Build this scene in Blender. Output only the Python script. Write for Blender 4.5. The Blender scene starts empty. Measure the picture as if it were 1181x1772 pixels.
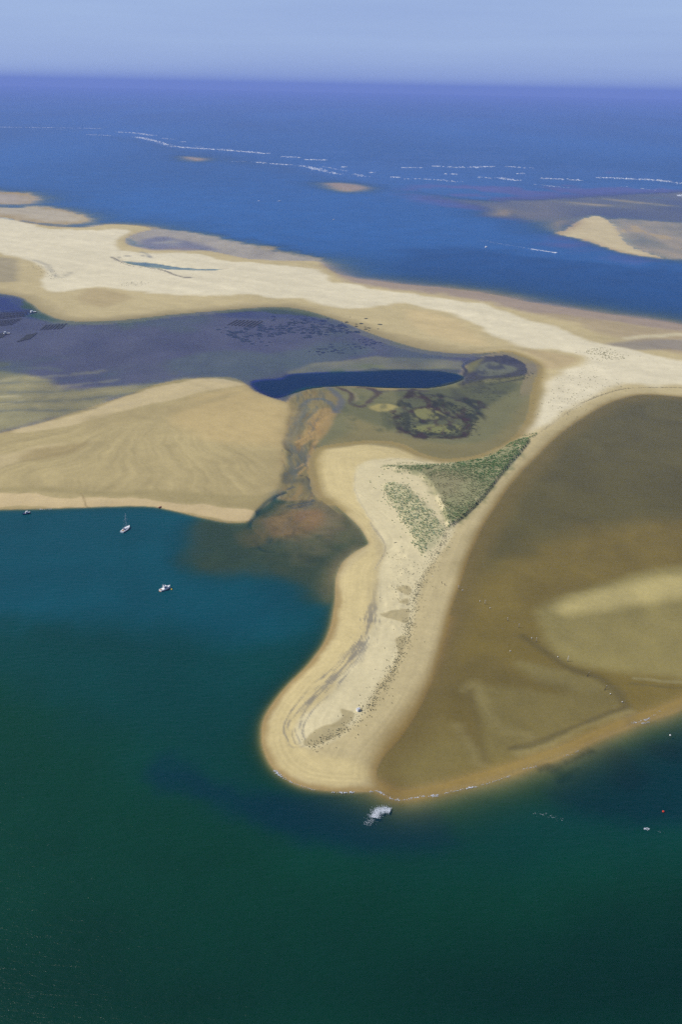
import bpy, bmesh, math, random
import numpy as np
from mathutils import Matrix, Vector

# ------------------------------------------------------------------ camera, world, sun, exposure
S = bpy.context.scene
C = S.collection
H = 350.0                      # flying height in metres
FPX, PW, PH = 1739.0, 1181.0, 1772.0
PITCH = math.atan((886.0 - 151.0) / FPX)
ROLL = math.radians(1.15)
_f = np.array([0, math.cos(PITCH), -math.sin(PITCH)])
_r0 = np.array([1.0, 0, 0]); _u0 = np.array([0, math.sin(PITCH), math.cos(PITCH)])
_r = _r0 * math.cos(ROLL) + _u0 * math.sin(ROLL)
_u = -_r0 * math.sin(ROLL) + _u0 * math.cos(ROLL)
cam = bpy.data.cameras.new('camera'); co = bpy.data.objects.new('camera', cam); C.objects.link(co)
cam.sensor_fit = 'VERTICAL'; cam.sensor_height = 36.0; cam.lens = 36.0 * FPX / PH
cam.clip_start = 1.0; cam.clip_end = 200000.0
co.matrix_world = Matrix(((_r[0], _u[0], -_f[0], 0), (_r[1], _u[1], -_f[1], 0), (_r[2], _u[2], -_f[2], H), (0, 0, 0, 1)))
S.camera = co

SUN_EL, SUN_AZ = math.radians(50), math.radians(-84)      # azimuth from +Y towards +X
sd_ = Vector((math.sin(SUN_AZ) * math.cos(SUN_EL), math.cos(SUN_AZ) * math.cos(SUN_EL), math.sin(SUN_EL)))
sl = bpy.data.lights.new('sun', 'SUN'); sl.energy = 3.85; sl.angle = math.radians(0.5); sl.color = (1.0, 0.96, 0.88)
so = bpy.data.objects.new('sun', sl); C.objects.link(so)
so.rotation_euler = (-sd_).to_track_quat('-Z', 'Y').to_euler(); so.location = (0, 0, 400)

W = bpy.data.worlds.new('World'); S.world = W; W.use_nodes = True
nt = W.node_tree; nt.nodes.clear()
sky = nt.nodes.new('ShaderNodeTexSky'); sky.sky_type = 'NISHITA'; sky.sun_disc = False
sky.sun_elevation = SUN_EL; sky.sun_rotation = SUN_AZ; sky.altitude = 0.0
sky.air_density = 1.0; sky.dust_density = 0.6; sky.ozone_density = 2.5
mulc = nt.nodes.new('ShaderNodeMix'); mulc.data_type = 'RGBA'; mulc.blend_type = 'MULTIPLY'; mulc.inputs[0].default_value = 1.0
mulc.inputs[7].default_value = (0.90, 0.86, 1.0, 1)
bg = nt.nodes.new('ShaderNodeBackground'); bg.inputs['Strength'].default_value = 0.10
wo = nt.nodes.new('ShaderNodeOutputWorld')
# thin cirrus and sea air whitening the lowest part of the sky
tc = nt.nodes.new('ShaderNodeTexCoord'); sx = nt.nodes.new('ShaderNodeSeparateXYZ'); nt.links.new(tc.outputs['Generated'], sx.inputs[0])
mr = nt.nodes.new('ShaderNodeMapRange'); mr.interpolation_type = 'SMOOTHSTEP'; nt.links.new(sx.outputs['Z'], mr.inputs['Value'])
for k_, v_ in (('From Min', 0.04), ('From Max', 0.45), ('To Min', 0.93), ('To Max', 0.0)): mr.inputs[k_].default_value = v_
mpw = nt.nodes.new('ShaderNodeMapping'); mpw.inputs['Scale'].default_value = (2.0, 2.0, 34.0); nt.links.new(tc.outputs['Generated'], mpw.inputs['Vector'])
nzw = nt.nodes.new('ShaderNodeTexNoise'); nzw.inputs['Scale'].default_value = 1.3; nzw.inputs['Detail'].default_value = 4; nt.links.new(mpw.outputs[0], nzw.inputs['Vector'])
vc = nt.nodes.new('ShaderNodeMix'); vc.data_type = 'RGBA'; vc.inputs[6].default_value = (3.0, 4.15, 7.2, 1); vc.inputs[7].default_value = (4.2, 5.65, 8.3, 1); nt.links.new(nzw.outputs['Fac'], vc.inputs[0])
veil = nt.nodes.new('ShaderNodeMix'); veil.data_type = 'RGBA'; nt.links.new(mr.outputs[0], veil.inputs[0]); nt.links.new(mulc.outputs[2], veil.inputs[6]); nt.links.new(vc.outputs[2], veil.inputs[7])
nt.links.new(sky.outputs[0], mulc.inputs[6]); nt.links.new(veil.outputs[2], bg.inputs[0]); nt.links.new(bg.outputs[0], wo.inputs[0])

S.view_settings.view_transform = 'Standard'; S.view_settings.look = 'None'
S.view_settings.exposure = 0.0; S.view_settings.gamma = 1.0
S.cycles.max_bounces = 8; S.cycles.transparent_max_bounces = 16; S.cycles.volume_bounces = 1
S.cycles.use_denoising = False

HAZE_DENSITY = 4.0e-5
HAZE_COLOR = (0.33, 0.44, 0.84, 1)

# ------------------------------------------------------------------ helpers
def at(u, v, z=0.0):
    d = _f + _r * ((u - PW / 2) / FPX) + _u * ((PH / 2 - v) / FPX)
    if d[2] > -0.004: d[2] = -0.004
    t = (z - H) / d[2]
    return np.array([d[0] * t, d[1] * t, z])
def lin(c, gain=1.0):
    return np.array([((x / 255.0) / 12.92 if x <= 10 else (((x / 255.0) + 0.055) / 1.055) ** 2.4) * gain for x in c])
def catmull(P, closed, n=4):
    P = np.asarray(P, float); N = len(P); out = []
    for i in range(N if closed else N - 1):
        if closed: a, b, c, d = P[(i - 1) % N], P[i], P[(i + 1) % N], P[(i + 2) % N]
        else: a, b, c, d = P[max(i - 1, 0)], P[i], P[i + 1], P[min(i + 2, N - 1)]
        for k in range(n):
            t = k / n
            out.append(0.5 * (2 * b + (c - a) * t + (2 * a - 5 * b + 4 * c - d) * t * t + (3 * b - a - 3 * c + d) * t ** 3))
    if not closed: out.append(P[-1])
    return np.array(out)
def world_line(px, closed=True, z=0.0, n=4):
    return np.array([at(u, v, z)[:2] for u, v in catmull(px, closed, n)])
def sstep(x, a, b):
    t = np.clip((x - a) / (b - a), 0, 1); return t * t * (3 - 2 * t)
def _hash(ix, iy, seed):
    h = (ix.astype(np.int64) * 374761393 + iy.astype(np.int64) * 668265263 + seed * 974634777) & 0xffffffff
    h = ((h ^ (h >> 13)) * 1274126177) & 0xffffffff
    return ((h ^ (h >> 16)) & 0xffffff).astype(np.float32) / 0xffffff
def vnoise(x, y, seed=0):
    ix = np.floor(x); iy = np.floor(y); fx = x - ix; fy = y - iy
    fx = fx * fx * (3 - 2 * fx); fy = fy * fy * (3 - 2 * fy)
    a = _hash(ix, iy, seed); b = _hash(ix + 1, iy, seed); c = _hash(ix, iy + 1, seed); d = _hash(ix + 1, iy + 1, seed)
    return (a + (b - a) * fx) * (1 - fy) + (c + (d - c) * fx) * fy
def fbm(x, y, seed=0, octs=4):
    s = 0; a = 0.5
    for k in range(octs):
        s = s + a * vnoise(x, y, seed + k * 7); x = x * 2.03 + 11.3; y = y * 2.03 + 5.7; a *= 0.5
    return s / (1 - 0.5 ** octs) * 2 - 1                     # about -1..1

def line_dist(X, Y, P, closed, lim):
    """unsigned distance (capped at lim) and inside mask for a polyline; also the nearest arc length"""
    D = np.full(X.shape, lim, np.float32); A = np.zeros(X.shape, np.float32); ins = np.zeros(X.shape, bool)
    lo = P.min(0) - lim; hi = P.max(0) + lim
    idx = np.where((X > lo[0]) & (X < hi[0]) & (Y > lo[1]) & (Y < hi[1]))[0]
    if not len(idx): return D, ins, A
    x = X[idx]; y = Y[idx]; d2 = np.full(x.shape, lim * lim, np.float64); al = np.zeros(x.shape); inn = np.zeros(x.shape, bool)
    n = len(P); acc = 0.0
    for i in range(n if closed else n - 1):
        p = P[i]; q = P[(i + 1) % n]; e = q - p; L2 = float(e @ e)
        if L2 < 1e-9: continue
        L = math.sqrt(L2)
        if closed:
            c = (p[1] > y) != (q[1] > y)
            if c.any():
                xc = p[0] + (y[c] - p[1]) * (e[0] / e[1]) if e[1] else x[c]
                inn[c] ^= x[c] < xc
        near = np.where((x > min(p[0], q[0]) - lim) & (x < max(p[0], q[0]) + lim) & (y > min(p[1], q[1]) - lim) & (y < max(p[1], q[1]) + lim))[0]
        if len(near):
            xx = x[near] - p[0]; yy = y[near] - p[1]
            t = np.clip((xx * e[0] + yy * e[1]) / L2, 0, 1)
            dd = (xx - t * e[0]) ** 2 + (yy - t * e[1]) ** 2
            m = dd < d2[near]; k = near[m]; d2[k] = dd[m]; al[k] = acc + t[m] * L
        acc += L
    D[idx] = np.sqrt(d2); ins[idx] = inn; A[idx] = al
    return D, ins, A

# ------------------------------------------------------------------ survey grid (polar, finer towards the land)
def make_axes():
    dv = 2.0
    vs = np.arange(1800, 146 + 6.0, -dv)
    dep = PITCH - np.arctan((886 - vs) / FPX)
    r = H / np.tan(dep); r = r[r < 70000]
    r = np.concatenate([[4, 60, 130, 180, 220, 250], r[r > 262], [78000.0]])
    az = np.radians(np.concatenate([[-180, -150, -120, -95, -80, -70, -62, -55], np.linspace(-48, -27, 60), np.linspace(-26.9, 26.9, 560), np.linspace(27, 48, 60),
                                    [55, 62, 70, 80, 95, 120, 150, 180]]))
    return r, az
R, AZ = make_axes()
NR, NA = len(R), len(AZ)
GX = (R[:, None] * np.sin(AZ)[None, :]).ravel(); GY = (R[:, None] * np.cos(AZ)[None, :]).ravel()

# outlines traced on the sea-level plane
main_px = [(-500, 300), (-200, 345), (0, 378), (60, 388), (100, 393), (150, 394), (185, 389), (230, 390), (262, 396), (240, 402), (218, 412), (222, 424),
    (260, 430), (330, 430), (390, 440), (430, 448), (500, 452), (545, 452), (562, 461), (590, 476), (630, 484), (680, 490), (740, 496), (800, 502), (870, 513), (930, 526), (1000, 536),
    (1080, 548), (1181, 562), (1500, 612), (1800, 650), (1800, 715), (1500, 712), (1250, 694), (1181, 687), (1150, 684), (1110, 683), (1080, 689), (1050, 700), (1020, 717),
    (985, 740), (955, 765), (930, 790), (905, 815), (880, 845), (860, 875), (840, 905), (825, 935), (810, 970), (800, 1000), (790, 1030), (780, 1060),
    (770, 1100), (760, 1140), (750, 1175), (735, 1210), (715, 1245), (690, 1280), (662, 1312), (652, 1338), (660, 1362), (648, 1369), (610, 1370), (570, 1368),
    (530, 1362), (505, 1352), (480, 1335), (465, 1315), (456, 1290), (455, 1262), (460, 1240), (475, 1215), (500, 1185), (530, 1155), (550, 1130), (565, 1105),
    (575, 1075), (580, 1040), (583, 1000), (592, 975), (615, 955), (637, 942), (637, 935), (625, 915), (600, 890), (575, 870), (555, 857), (548, 835),
    (545, 810), (547, 790), (560, 776), (600, 769), (650, 765), (690, 770), (720, 785), (760, 796), (800, 796), (840, 788), (880, 770), (905, 750),
    (920, 725), (925, 700), (930, 670), (938, 645), (932, 628), (905, 615), (880, 608), (850, 610), (800, 612), (740, 606), (690, 593), (640, 576),
    (600, 560), (560, 546), (520, 535), (480, 531), (420, 534), (360, 539), (300, 544), (230, 552), (180, 556), (130, 556), (90, 550), (65, 537), (40, 520),
    (0, 508), (-200, 490), (-500, 470)]
bank_px = [(-500, 800), (-200, 775), (-50, 757), (50, 737), (130, 712), (200, 690), (270, 665), (330, 655), (390, 652), (420, 660), (440, 676), (470, 688),
    (500, 698), (507, 712), (500, 730), (493, 760), (490, 790), (492, 815), (485, 840), (470, 866), (445, 886), (432, 902), (395, 905), (350, 896), (300, 884),
    (250, 876), (150, 878), (80, 880), (0, 882), (-500, 890)]
bay_px = [(1181, 680), (1500, 705), (1800, 712), (1800, 1150), (1500, 1130), (1300, 1180), (1181, 1226), (1150, 1238), (1100, 1254), (1050, 1275), (1000, 1298), (940, 1320), (890, 1338),
    (830, 1355), (770, 1372), (720, 1382), (682, 1382), (650, 1368), (600, 1340), (640, 1280), (720, 1180), (760, 1080), (790, 960), (860, 820), (980, 720), (1080, 675)]
isleR_px = [(965, 405), (985, 395), (1000, 382), (1030, 374), (1052, 380), (1072, 400), (1080, 418), (1105, 432), (1148, 447), (1100, 441), (1060, 432), (1010, 415)]
farflat_px = [(700, 325), (780, 338), (850, 343), (960, 338), (1181, 328), (1600, 325), (1600, 480), (1181, 450), (1100, 441), (1000, 415), (900, 390), (820, 370), (740, 345)]
basin_px = [(500, 700), (530, 678), (600, 668), (700, 672), (790, 660), (815, 628), (880, 610), (932, 630), (940, 645), (928, 690), (918, 728), (897, 756), (850, 785), (790, 797), (740, 793),
    (700, 775), (650, 767), (600, 772), (555, 790), (550, 850), (575, 872), (545, 862), (500, 862), (480, 850), (486, 820), (490, 790), (492, 750)]
flatP_px = [(-500, 470), (-200, 490), (0, 505), (65, 535), (130, 554), (230, 550), (360, 538), (480, 530), (560, 545), (640, 575), (740, 605), (800, 612), (860, 610), (935, 630), (930, 655), (860, 660),
    (800, 650), (690, 648), (560, 650), (500, 690), (440, 680), (400, 660), (300, 680), (150, 720), (0, 760), (-500, 810)]
flatN_px = [(150, 390), (215, 392), (300, 396), (380, 410), (470, 428), (552, 448), (570, 470), (620, 482), (560, 480), (480, 462), (400, 450), (330, 434), (250, 432), (205, 415)]
isle1_px = [(-300, 310), (-60, 326), (0, 332), (40, 334), (62, 345), (40, 353), (0, 352), (-100, 345), (-300, 330)]
isle2_px = [(-300, 325), (0, 359), (60, 357), (120, 366), (148, 376), (138, 386), (80, 387), (0, 376), (-300, 340)]
delta_px = [(430, 895), (470, 870), (510, 855), (550, 855), (600, 885), (640, 938), (600, 972), (584, 1010), (560, 1045), (500, 1008), (440, 1000), (380, 998), (335, 985), (315, 955), (325, 905), (380, 895)]
pond_px = [(438, 662), (450, 658), (488, 655), (505, 648), (560, 645), (640, 643), (690, 641), (740, 642), (780, 646), (800, 653), (780, 663), (740, 670), (700, 670), (660, 669), (620, 667),
    (580, 667), (540, 670), (510, 677), (480, 686), (460, 680), (445, 672)]
shoal_px = [(150, 232), (230, 238), (330, 258), (450, 275), (560, 298), (700, 325), (860, 350), (860, 380), (740, 347), (640, 332), (560, 322), (450, 292), (330, 276), (230, 250)]

# ragged edges: the survey coordinates wander a little, more across the view's grain than along it
_lr = np.log(np.maximum(np.hypot(GX, GY), 50.0)); _az = np.arctan2(GX, GY); _rr = np.hypot(GX, GY)
def wander(s, seed): return fbm(_az * s, _lr * s, seed, 5)
_fx = np.where(_rr < 12000, 1.0, 0.0) * _rr
w1, w2, w3, w4 = wander(9, 201), wander(9, 231), wander(28, 261), wander(28, 281)
def warped(px1, px2):
    dx = _fx / 1739 * (w1 * px1 + w3 * px2); dr = _fx * _rr / (350 * 1739) * (w2 * px1 + w4 * px2) * 0.7
    return GX + dx * np.cos(_az) + dr * np.sin(_az), GY - dx * np.sin(_az) + dr * np.cos(_az)
WP = warped(11, 7); WW = warped(60, 26); WS = warped(4, 5)
_cache = {}
def sdist(px, lim, n=4, z=0.0, co=None):
    k = (tuple(map(tuple, px)), lim, id(co))
    if k not in _cache:
        D, ins, A = line_dist(*((GX, GY) if co is None else co), world_line(px, True, z, n), True, lim)
        _cache[k] = np.where(ins, D, -D)
    return _cache[k]
nA = fbm(GX / 30, GY / 30, 3); nB = fbm(GX / 9, GY / 9, 17, 3); nC = fbm(GX / 140, GY / 140, 29)

# ---- heights
Z = np.full(GX.shape, -9.0)
def shelf(px, level, w, amp=0.0, deep=-9.0, off=0.0):
    global Z
    s = sdist(px, w * 3 + 30 + off) + nA * amp + off
    Z = np.maximum(Z, deep + (level - deep) * sstep(s, -w, w))
def land(px, top, D, out, lim, amp=0.0, depth=9.0, mask=None):
    global Z
    s = sdist(px, lim) + nA * amp
    z = np.where(s > 0, top * (1 - np.exp(-np.maximum(s, 0) / D)), -depth * (1 - np.exp(np.minimum(s, 0) / out)))
    if mask is not None: z = np.where(mask, z, -99)
    Z = np.maximum(Z, z)
ax0, ax1 = at(0, 425), at(1181, 640)
ocean = sstep(((GX - ax0[0]) * -(ax1[1] - ax0[1]) + (GY - ax0[1]) * (ax1[0] - ax0[0])) / np.hypot(*(ax1 - ax0)[:2]), -60, 60)
shelf(shoal_px, -2.0, 260, 90)
s_ = sdist(farflat_px, 500) + nA * 30 + nC * 60; Z = np.maximum(Z, -9 + (9 - 0.9 + 1.0 * fbm(GX / 300, GY / 700, 87, 3)) * sstep(s_, -120, 120)); Z = np.minimum(Z, np.where(s_ > -200, -0.12, 99))
shelf(bay_px, -0.32, 5, 0, off=6)
land(bay_px, -0.28, 8, 75, 200, 1.5)
shelf(flatP_px, -0.42, 12, 2, off=24); shelf(basin_px, 0.03, 15, 3, off=18)
olive_px = [(-500, 640), (0, 645), (120, 664), (230, 664), (330, 652), (390, 652), (270, 668), (150, 708), (50, 740), (-50, 762), (-500, 805)]
s_ = sdist(olive_px, 90, co=WP); Z = Z + (np.maximum(Z, -0.14) - Z) * sstep(s_, -14, 10); shelf(flatN_px, -0.06, 90, 40, off=60); 
dc = at(545, 890); ddl = np.hypot(GX - dc[0], (GY - dc[1]) * 0.55)
dlev = -0.06 - 1.25 * sstep(ddl + 12 * nB + 10 * nA, 6, 82)
dlev = np.maximum(dlev, -0.05 - 0.055 * np.maximum(-sdist(main_px, 90), 0))
s_ = sdist(delta_px, 90, co=WP); Z = np.maximum(Z, -9 + (dlev + 9) * sstep(s_, -48, 12))
land(isle1_px, 0.8, 60, 280, 500, 25); land(isle2_px, 0.9, 60, 260, 500, 25)
land(isleR_px, 1.0, 60, 60, 260, 12)
land(bank_px, 1.1, 28, 12, 90, 0.6)
land(main_px, 2.3, 24, 22, 110, 0.5)
land(main_px, 2.3, 60, 320, 600, 10, mask=ocean > 0.5)
def carve(px, level, w, amp=0.0):
    global Z
    s = sdist(px, w * 3 + 25) + nA * amp
    Z = Z + (level - Z) * sstep(s, -w, w)
carve(pond_px, -4.5, 5, 1.0)

for p_, d_ in (([(-300, 488), (0, 511), (45, 524), (68, 541), (95, 554), (60, 551), (30, 541), (0, 538), (-300, 520)], -1.3), ([(380, 545), (420, 538), (480, 534), (520, 538), (565, 550), (610, 568), (570, 560), (500, 551), (440, 552)], -0.8)):
    s_ = sdist(p_, 90); Z = Z + (np.minimum(d_, Z) - Z) * sstep(s_ + nA * 8, -16, 16)
dmain = sdist(main_px, 90)
# ---- ground colours
COL = np.tile(lin((160, 138, 90)), (len(GX), 1)); WET = np.zeros(len(GX)); WET[:] = 0.3
def paint(px, c, w, a=1.0, amp=0.0, wet=None, noise=None, z=0.0, ragged=True):
    s = sdist(px, w * 2 + amp + 12, z=z, co=WP if ragged else None) + (nA if noise is None else noise) * amp
    m = sstep(s, -w, w) * a
    COL[:] += (lin(c)[None] - COL) * m[:, None]
    if wet is not None: WET[:] += (wet - WET) * m
def stroke(px, c, half, w, a=1.0, amp=0.0, wet=None, noise=None):
    D, _, A = line_dist(WS[0], WS[1], world_line(px, False, 0, 5), False, half + 2 * w + 2 * amp + 5)
    m = sstep(half - D + (nB if noise is None else noise) * amp, -w, w) * a
    COL[:] += (lin(c)[None] - COL) * m[:, None]
    if wet is not None: WET[:] += (wet - WET) * m
def carve_line(px, depth, half):
    global Z
    D, _, A = line_dist(GX, GY, world_line(px, False, 0, 5), False, half * 3)
    Z = Z - depth * sstep(half - D, -half, half)

# far flats and shoals
paint(shoal_px, (150, 135, 130), 60)
paint(farflat_px, (158, 136, 118), 60, 1, 20, 0.4)
COL *= (1 + 0.25 * fbm(GX / 260, GY / 420, 83, 4) * sstep(sdist(farflat_px, 200), 0, 60))[:, None]
# bay floor
paint(bay_px, (138, 113, 52), 8, 1, 0, 0.3, ragged=False)
# purple seagrass flat
paint(flatP_px, (102, 92, 96), 14, 1, 3, 0.7)
paint(basin_px, (114, 112, 76), 8, 1, 2, 0.4)
paint(flatN_px, (172, 158, 132), 30, 1, 8, 0.4); COL *= (1 + 0.22 * fbm(GX / 30, GY / 110, 411, 4) * sstep(sdist(flatN_px, 90), -10, 40))[:, None]
paint(delta_px, (118, 104, 66), 10, 1, 3, 0.5)
paint(main_px, (188, 172, 126), 5, 1, 0.5, 0.1, ragged=False)
paint(bank_px, (172, 156, 108), 7, 1, 0.6, 0.25, ragged=False)

# --- the long bar
core_px = [(-500, 330), (-200, 365), (0, 381), (60, 392), (100, 397), (150, 399), (200, 396), (225, 400), (207, 415), (215, 432), (270, 440), (340, 440), (400, 452), (470, 458), (540, 466), (570, 484), (610, 492),
    (680, 502), (740, 507), (800, 518), (870, 540), (940, 563), (1000, 582), (1060, 597), (1100, 607), (1140, 617), (1181, 625), (1500, 690), (1500, 700), (1250, 680), (1181, 671), (1130, 670), (1080, 672), (1040, 684),
    (1010, 696), (985, 712), (960, 728), (930, 745), (905, 752), (915, 735), (930, 705), (940, 680), (960, 660), (990, 645), (1015, 630), (1010, 615), (970, 608), (930, 607), (900, 600), (870, 585), (830, 565), (790, 546),
    (740, 531), (700, 522), (650, 529), (590, 531), (520, 516), (450, 513), (400, 513), (330, 511), (260, 506), (200, 497), (160, 497), (130, 503), (90, 506), (68, 496), (71, 472), (40, 452), (0, 440), (-200, 425), (-500, 410)]
paint(core_px, (214, 203, 168), 9, 1, 5)
paint([(560, 460), (620, 474), (740, 489), (870, 506), (1000, 530), (1181, 555), (1500, 605), (1500, 625), (1181, 574), (1000, 553), (900, 537), (800, 512), (740, 503), (680, 497), (600, 486)], (150, 132, 116), 20, 0.85, 14, 0.5)
paint([(930, 540), (1000, 550), (1080, 562), (1181, 574), (1400, 605), (1400, 640), (1181, 612), (1130, 602), (1060, 583), (1000, 565), (950, 552)], (166, 148, 112), 14, 0.85, 10, 0.4)
paint([(1040, 592), (1080, 590), (1181, 586), (1400, 600), (1400, 625), (1181, 604), (1110, 606), (1070, 600)], (140, 130, 112), 10, 0.8, 6, 0.7)
stroke([(1085, 588), (1130, 584), (1181, 580), (1300, 585)], (200, 188, 148), 8, 6, 0.8)
# darker drifts on the lower bar
paint([(130, 515), (160, 500), (210, 503), (215, 520), (170, 530)], (168, 150, 108), 14, 0.7, 8)
paint([(0, 445), (25, 455), (20, 480), (0, 490), (-200, 480), (-200, 440)], (150, 140, 112), 14, 0.8, 6)
paint([(600, 560), (680, 575), (760, 592), (800, 602), (740, 604), (650, 580)], (160, 145, 105), 10, 0.6, 5)
paint([(905, 608), (960, 612), (1000, 622), (980, 640), (945, 640), (935, 622)], (178, 158, 116), 8, 0.8, 2)
paint([(700, 535), (770, 545), (830, 580), (840, 600), (780, 590), (720, 570)], (200, 178, 128), 14, 0.6, 8)
# thin pool behind the ocean beach
pool_px = [(205, 449), (222, 452), (265, 455), (310, 462), (360, 465), (400, 466), (360, 469), (320, 468), (290, 467), (250, 462), (222, 457)]
carve(pool_px, -0.9, 6, 0)
stroke([(195, 448), (212, 457), (250, 463), (290, 470), (305, 478), (325, 484), (350, 483)], (92, 88, 86), 2.5, 2.5, 0.85, 1.0)
stroke([(205, 450), (235, 446), (262, 447)], (120, 118, 112), 3, 3, 0.7, 3)
stroke([(60, 452), (80, 462), (92, 478), (105, 482), (120, 476)], (150, 146, 130), 5, 5, 0.5, 8)
stroke([(240, 437), (255, 441), (262, 448)], (140, 140, 132), 4, 4, 0.6, 3)
# little islands on the ocean side
paint(isle1_px, (166, 154, 134), 70, 1, 30, 0.4); paint(isle2_px, (178, 166, 138), 60, 1, 30, 0.3)
paint([(245, 415), (280, 410), (340, 420), (380, 430), (330, 432), (260, 428)], (110, 104, 116), 20, 0.8, 10, 0.9)
paint([(270, 418), (300, 415), (320, 421), (295, 423)], (176, 166, 140), 15, 0.7, 8)
# far bank on the right
paint([(1050, 380), (1181, 386), (1500, 396), (1500, 475), (1181, 450), (1140, 446), (1085, 428), (1040, 400)], (164, 148, 116), 40, 0.95, 10, 0.3)
paint(isleR_px, (196, 180, 138), 25, 1, 6, 0.2)
tanR_px = [(1050, 378), (1181, 384), (1500, 392), (1500, 475), (1181, 450), (1148, 446), (1085, 428), (1040, 400)]
s_ = sdist(tanR_px, 260); Z = np.maximum(Z, -9 + (8.86 + 0.5 * fbm(GX / 70, GY / 240, 721, 4)) * sstep(s_ + nA * 30, -160, 30))
for p, c in (([(955, 347), (1020, 350), (1085, 357), (1060, 358), (1000, 354)], (186, 158, 108)), ([(1020, 341), (1100, 347), (1181, 356), (1181, 359), (1090, 352)], (186, 158, 108)),
             ([(845, 362), (880, 359), (906, 366), (890, 375), (850, 373)], (170, 142, 100)), ([(550, 317), (600, 316), (642, 325), (600, 332)], (186, 150, 110)),
             ([(312, 270), (345, 272), (370, 277), (330, 279)], (186, 150, 110)), ([(940, 383), (975, 378), (1000, 380), (985, 395), (960, 402)], (160, 138, 104))):
    paint(p, c, 70, 0.95, 10, ragged=False); s_ = sdist(p, 250) + nC * 40; Z = np.maximum(Z, -9 + 8.80 * sstep(s_, -240, 60))

# --- seagrass flat details
paint([(-500, 630), (0, 640), (120, 668), (250, 662), (330, 655), (260, 675), (150, 705), (50, 737), (-100, 760), (-500, 800)], (150, 138, 92), 12, 0.95, 8, 0.4)
paint([(280, 625), (380, 610), (470, 612), (560, 600), (640, 605), (600, 622), (500, 640), (430, 655), (330, 652)], (104, 108, 84), 18, 0.7, 8, 0.7)
paint([(500, 640), (560, 628), (640, 621), (720, 621), (800, 628), (802, 640), (740, 640), (640, 641), (560, 643), (510, 646)], (162, 146, 96), 6, 0.9, 2, 0.4)
stroke([(-60, 692), (0, 686), (35, 684)], (186, 170, 126), 2.5, 2.5, 0.8); stroke([(-60, 668), (0, 660), (30, 653)], (176, 164, 124), 4, 4, 0.6)
stroke([(-60, 708), (0, 700), (40, 691)], (186, 170, 120), 3, 3, 0.7); stroke([(-40, 640), (60, 636), (100, 640)], (120, 118, 88), 5, 5, 0.6)
for k in range(8):
    y = 655 + k * 8
    stroke([(-80, y + 6), (20, y), (90 + 14 * k, y - 6), (180 + 10 * k, y - 16)], (92, 96, 90) if k % 2 else (168, 152, 104), 4, 5, 0.55, 6)
# basin details
paint([(555, 775), (600, 745), (600, 715), (640, 730), (700, 755), (780, 772), (860, 755), (915, 690), (935, 650), (928, 720), (893, 765), (800, 800), (720, 792), (650, 772)], (130, 120, 80), 10, 0.75, 3, 0.2)
paint([(590, 690), (650, 690), (700, 700), (690, 740), (640, 730), (600, 712)], (102, 102, 68), 8, 0.8, 3)
paint([(690, 672), (790, 672), (860, 662), (900, 665), (870, 690), (835, 715), (810, 750), (760, 757), (700, 750), (678, 728), (700, 700)], (84, 88, 62), 8, 0.85, 4, 0.5)
navy_px = [(839, 617), (862, 611), (889, 616), (910, 630), (937, 634), (940, 642), (916, 649), (883, 652), (849, 655), (815, 664), (800, 668), (806, 650), (825, 640)]
paint(navy_px, (58, 56, 66), 5, 0.9, 3, 0.8)
paint([(822, 636), (845, 628), (875, 632), (900, 640), (870, 648), (835, 648)], (104, 106, 80), 4, 0.8, 2)
stroke([(800, 654), (808, 642), (803, 633), (820, 625), (842, 616)], (52, 54, 70), 2.6, 1.5, 0.9)
for pl, h, c in (([(580, 668), (593, 673), (610, 681), (607, 695), (624, 702), (641, 691), (654, 681), (647, 673), (627, 669)], 3.4, (72, 58, 54)), ([(715, 673), (708, 685), (725, 678), (742, 691), (756, 698), (729, 705), (705, 715), (681, 722), (685, 735), (705, 749), (742, 757), (790, 756), (808, 748)], 3.6, (46, 34, 34)),
        ([(746, 703), (769, 714), (792, 722), (812, 728)], 3.2, (50, 36, 38)), ([(715, 731), (742, 726), (776, 724), (800, 722)], 2.4, (62, 58, 50)), ([(725, 678), (760, 684), (790, 690), (830, 706)], 3.0, (60, 62, 56)), ([(800, 690), (822, 702), (834, 714), (812, 716), (796, 708)], 4.0, (46, 52, 46)),
        ([(792, 716), (806, 726), (812, 740), (798, 744)], 5.0, (58, 42, 44)), ([(700, 744), (740, 751), (790, 752)], 3.5, (44, 46, 42)), ([(850, 668), (880, 660), (915, 654)], 2.5, (62, 64, 56)), ([(640, 673), (660, 676), (700, 674), (740, 676)], 2.0, (72, 66, 66))):
    stroke(pl, c, h, 2.6, 0.85, 4.5, 0.5)
paint([(712, 738), (745, 731), (785, 735), (800, 742), (770, 749), (730, 747)], (122, 122, 70), 3, 0.9)
paint([(712, 712), (745, 702), (768, 714), (776, 721), (745, 722), (718, 724)], (124, 122, 72), 3, 0.9)
paint([(640, 699), (665, 696), (688, 702), (660, 709), (640, 706)], (166, 152, 90), 3, 0.8)
stroke([(606, 672), (618, 684), (612, 694)], (128, 122, 88), 2.5, 2, 0.7)
def blotch(px, c, a, sx, sy, seed, lo=0.0, hi=0.35, w=6):
    m = sstep(sdist(px, w * 2 + 20, co=WS), -w, w) * sstep(fbm(WS[0] / sx, WS[1] / sy, seed, 4), lo, hi) * a
    COL[:] += (lin(c)[None] - COL) * m[:, None]
ring_px = [(680, 700), (720, 680), (780, 682), (840, 695), (845, 715), (820, 750), (770, 762), (700, 755), (672, 730)]
blotch(ring_px, (44, 48, 44), 0.85, 10, 22, 601, 0.02, 0.3); blotch(ring_px, (62, 46, 48), 0.7, 8, 16, 611, 0.15, 0.4)
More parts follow.
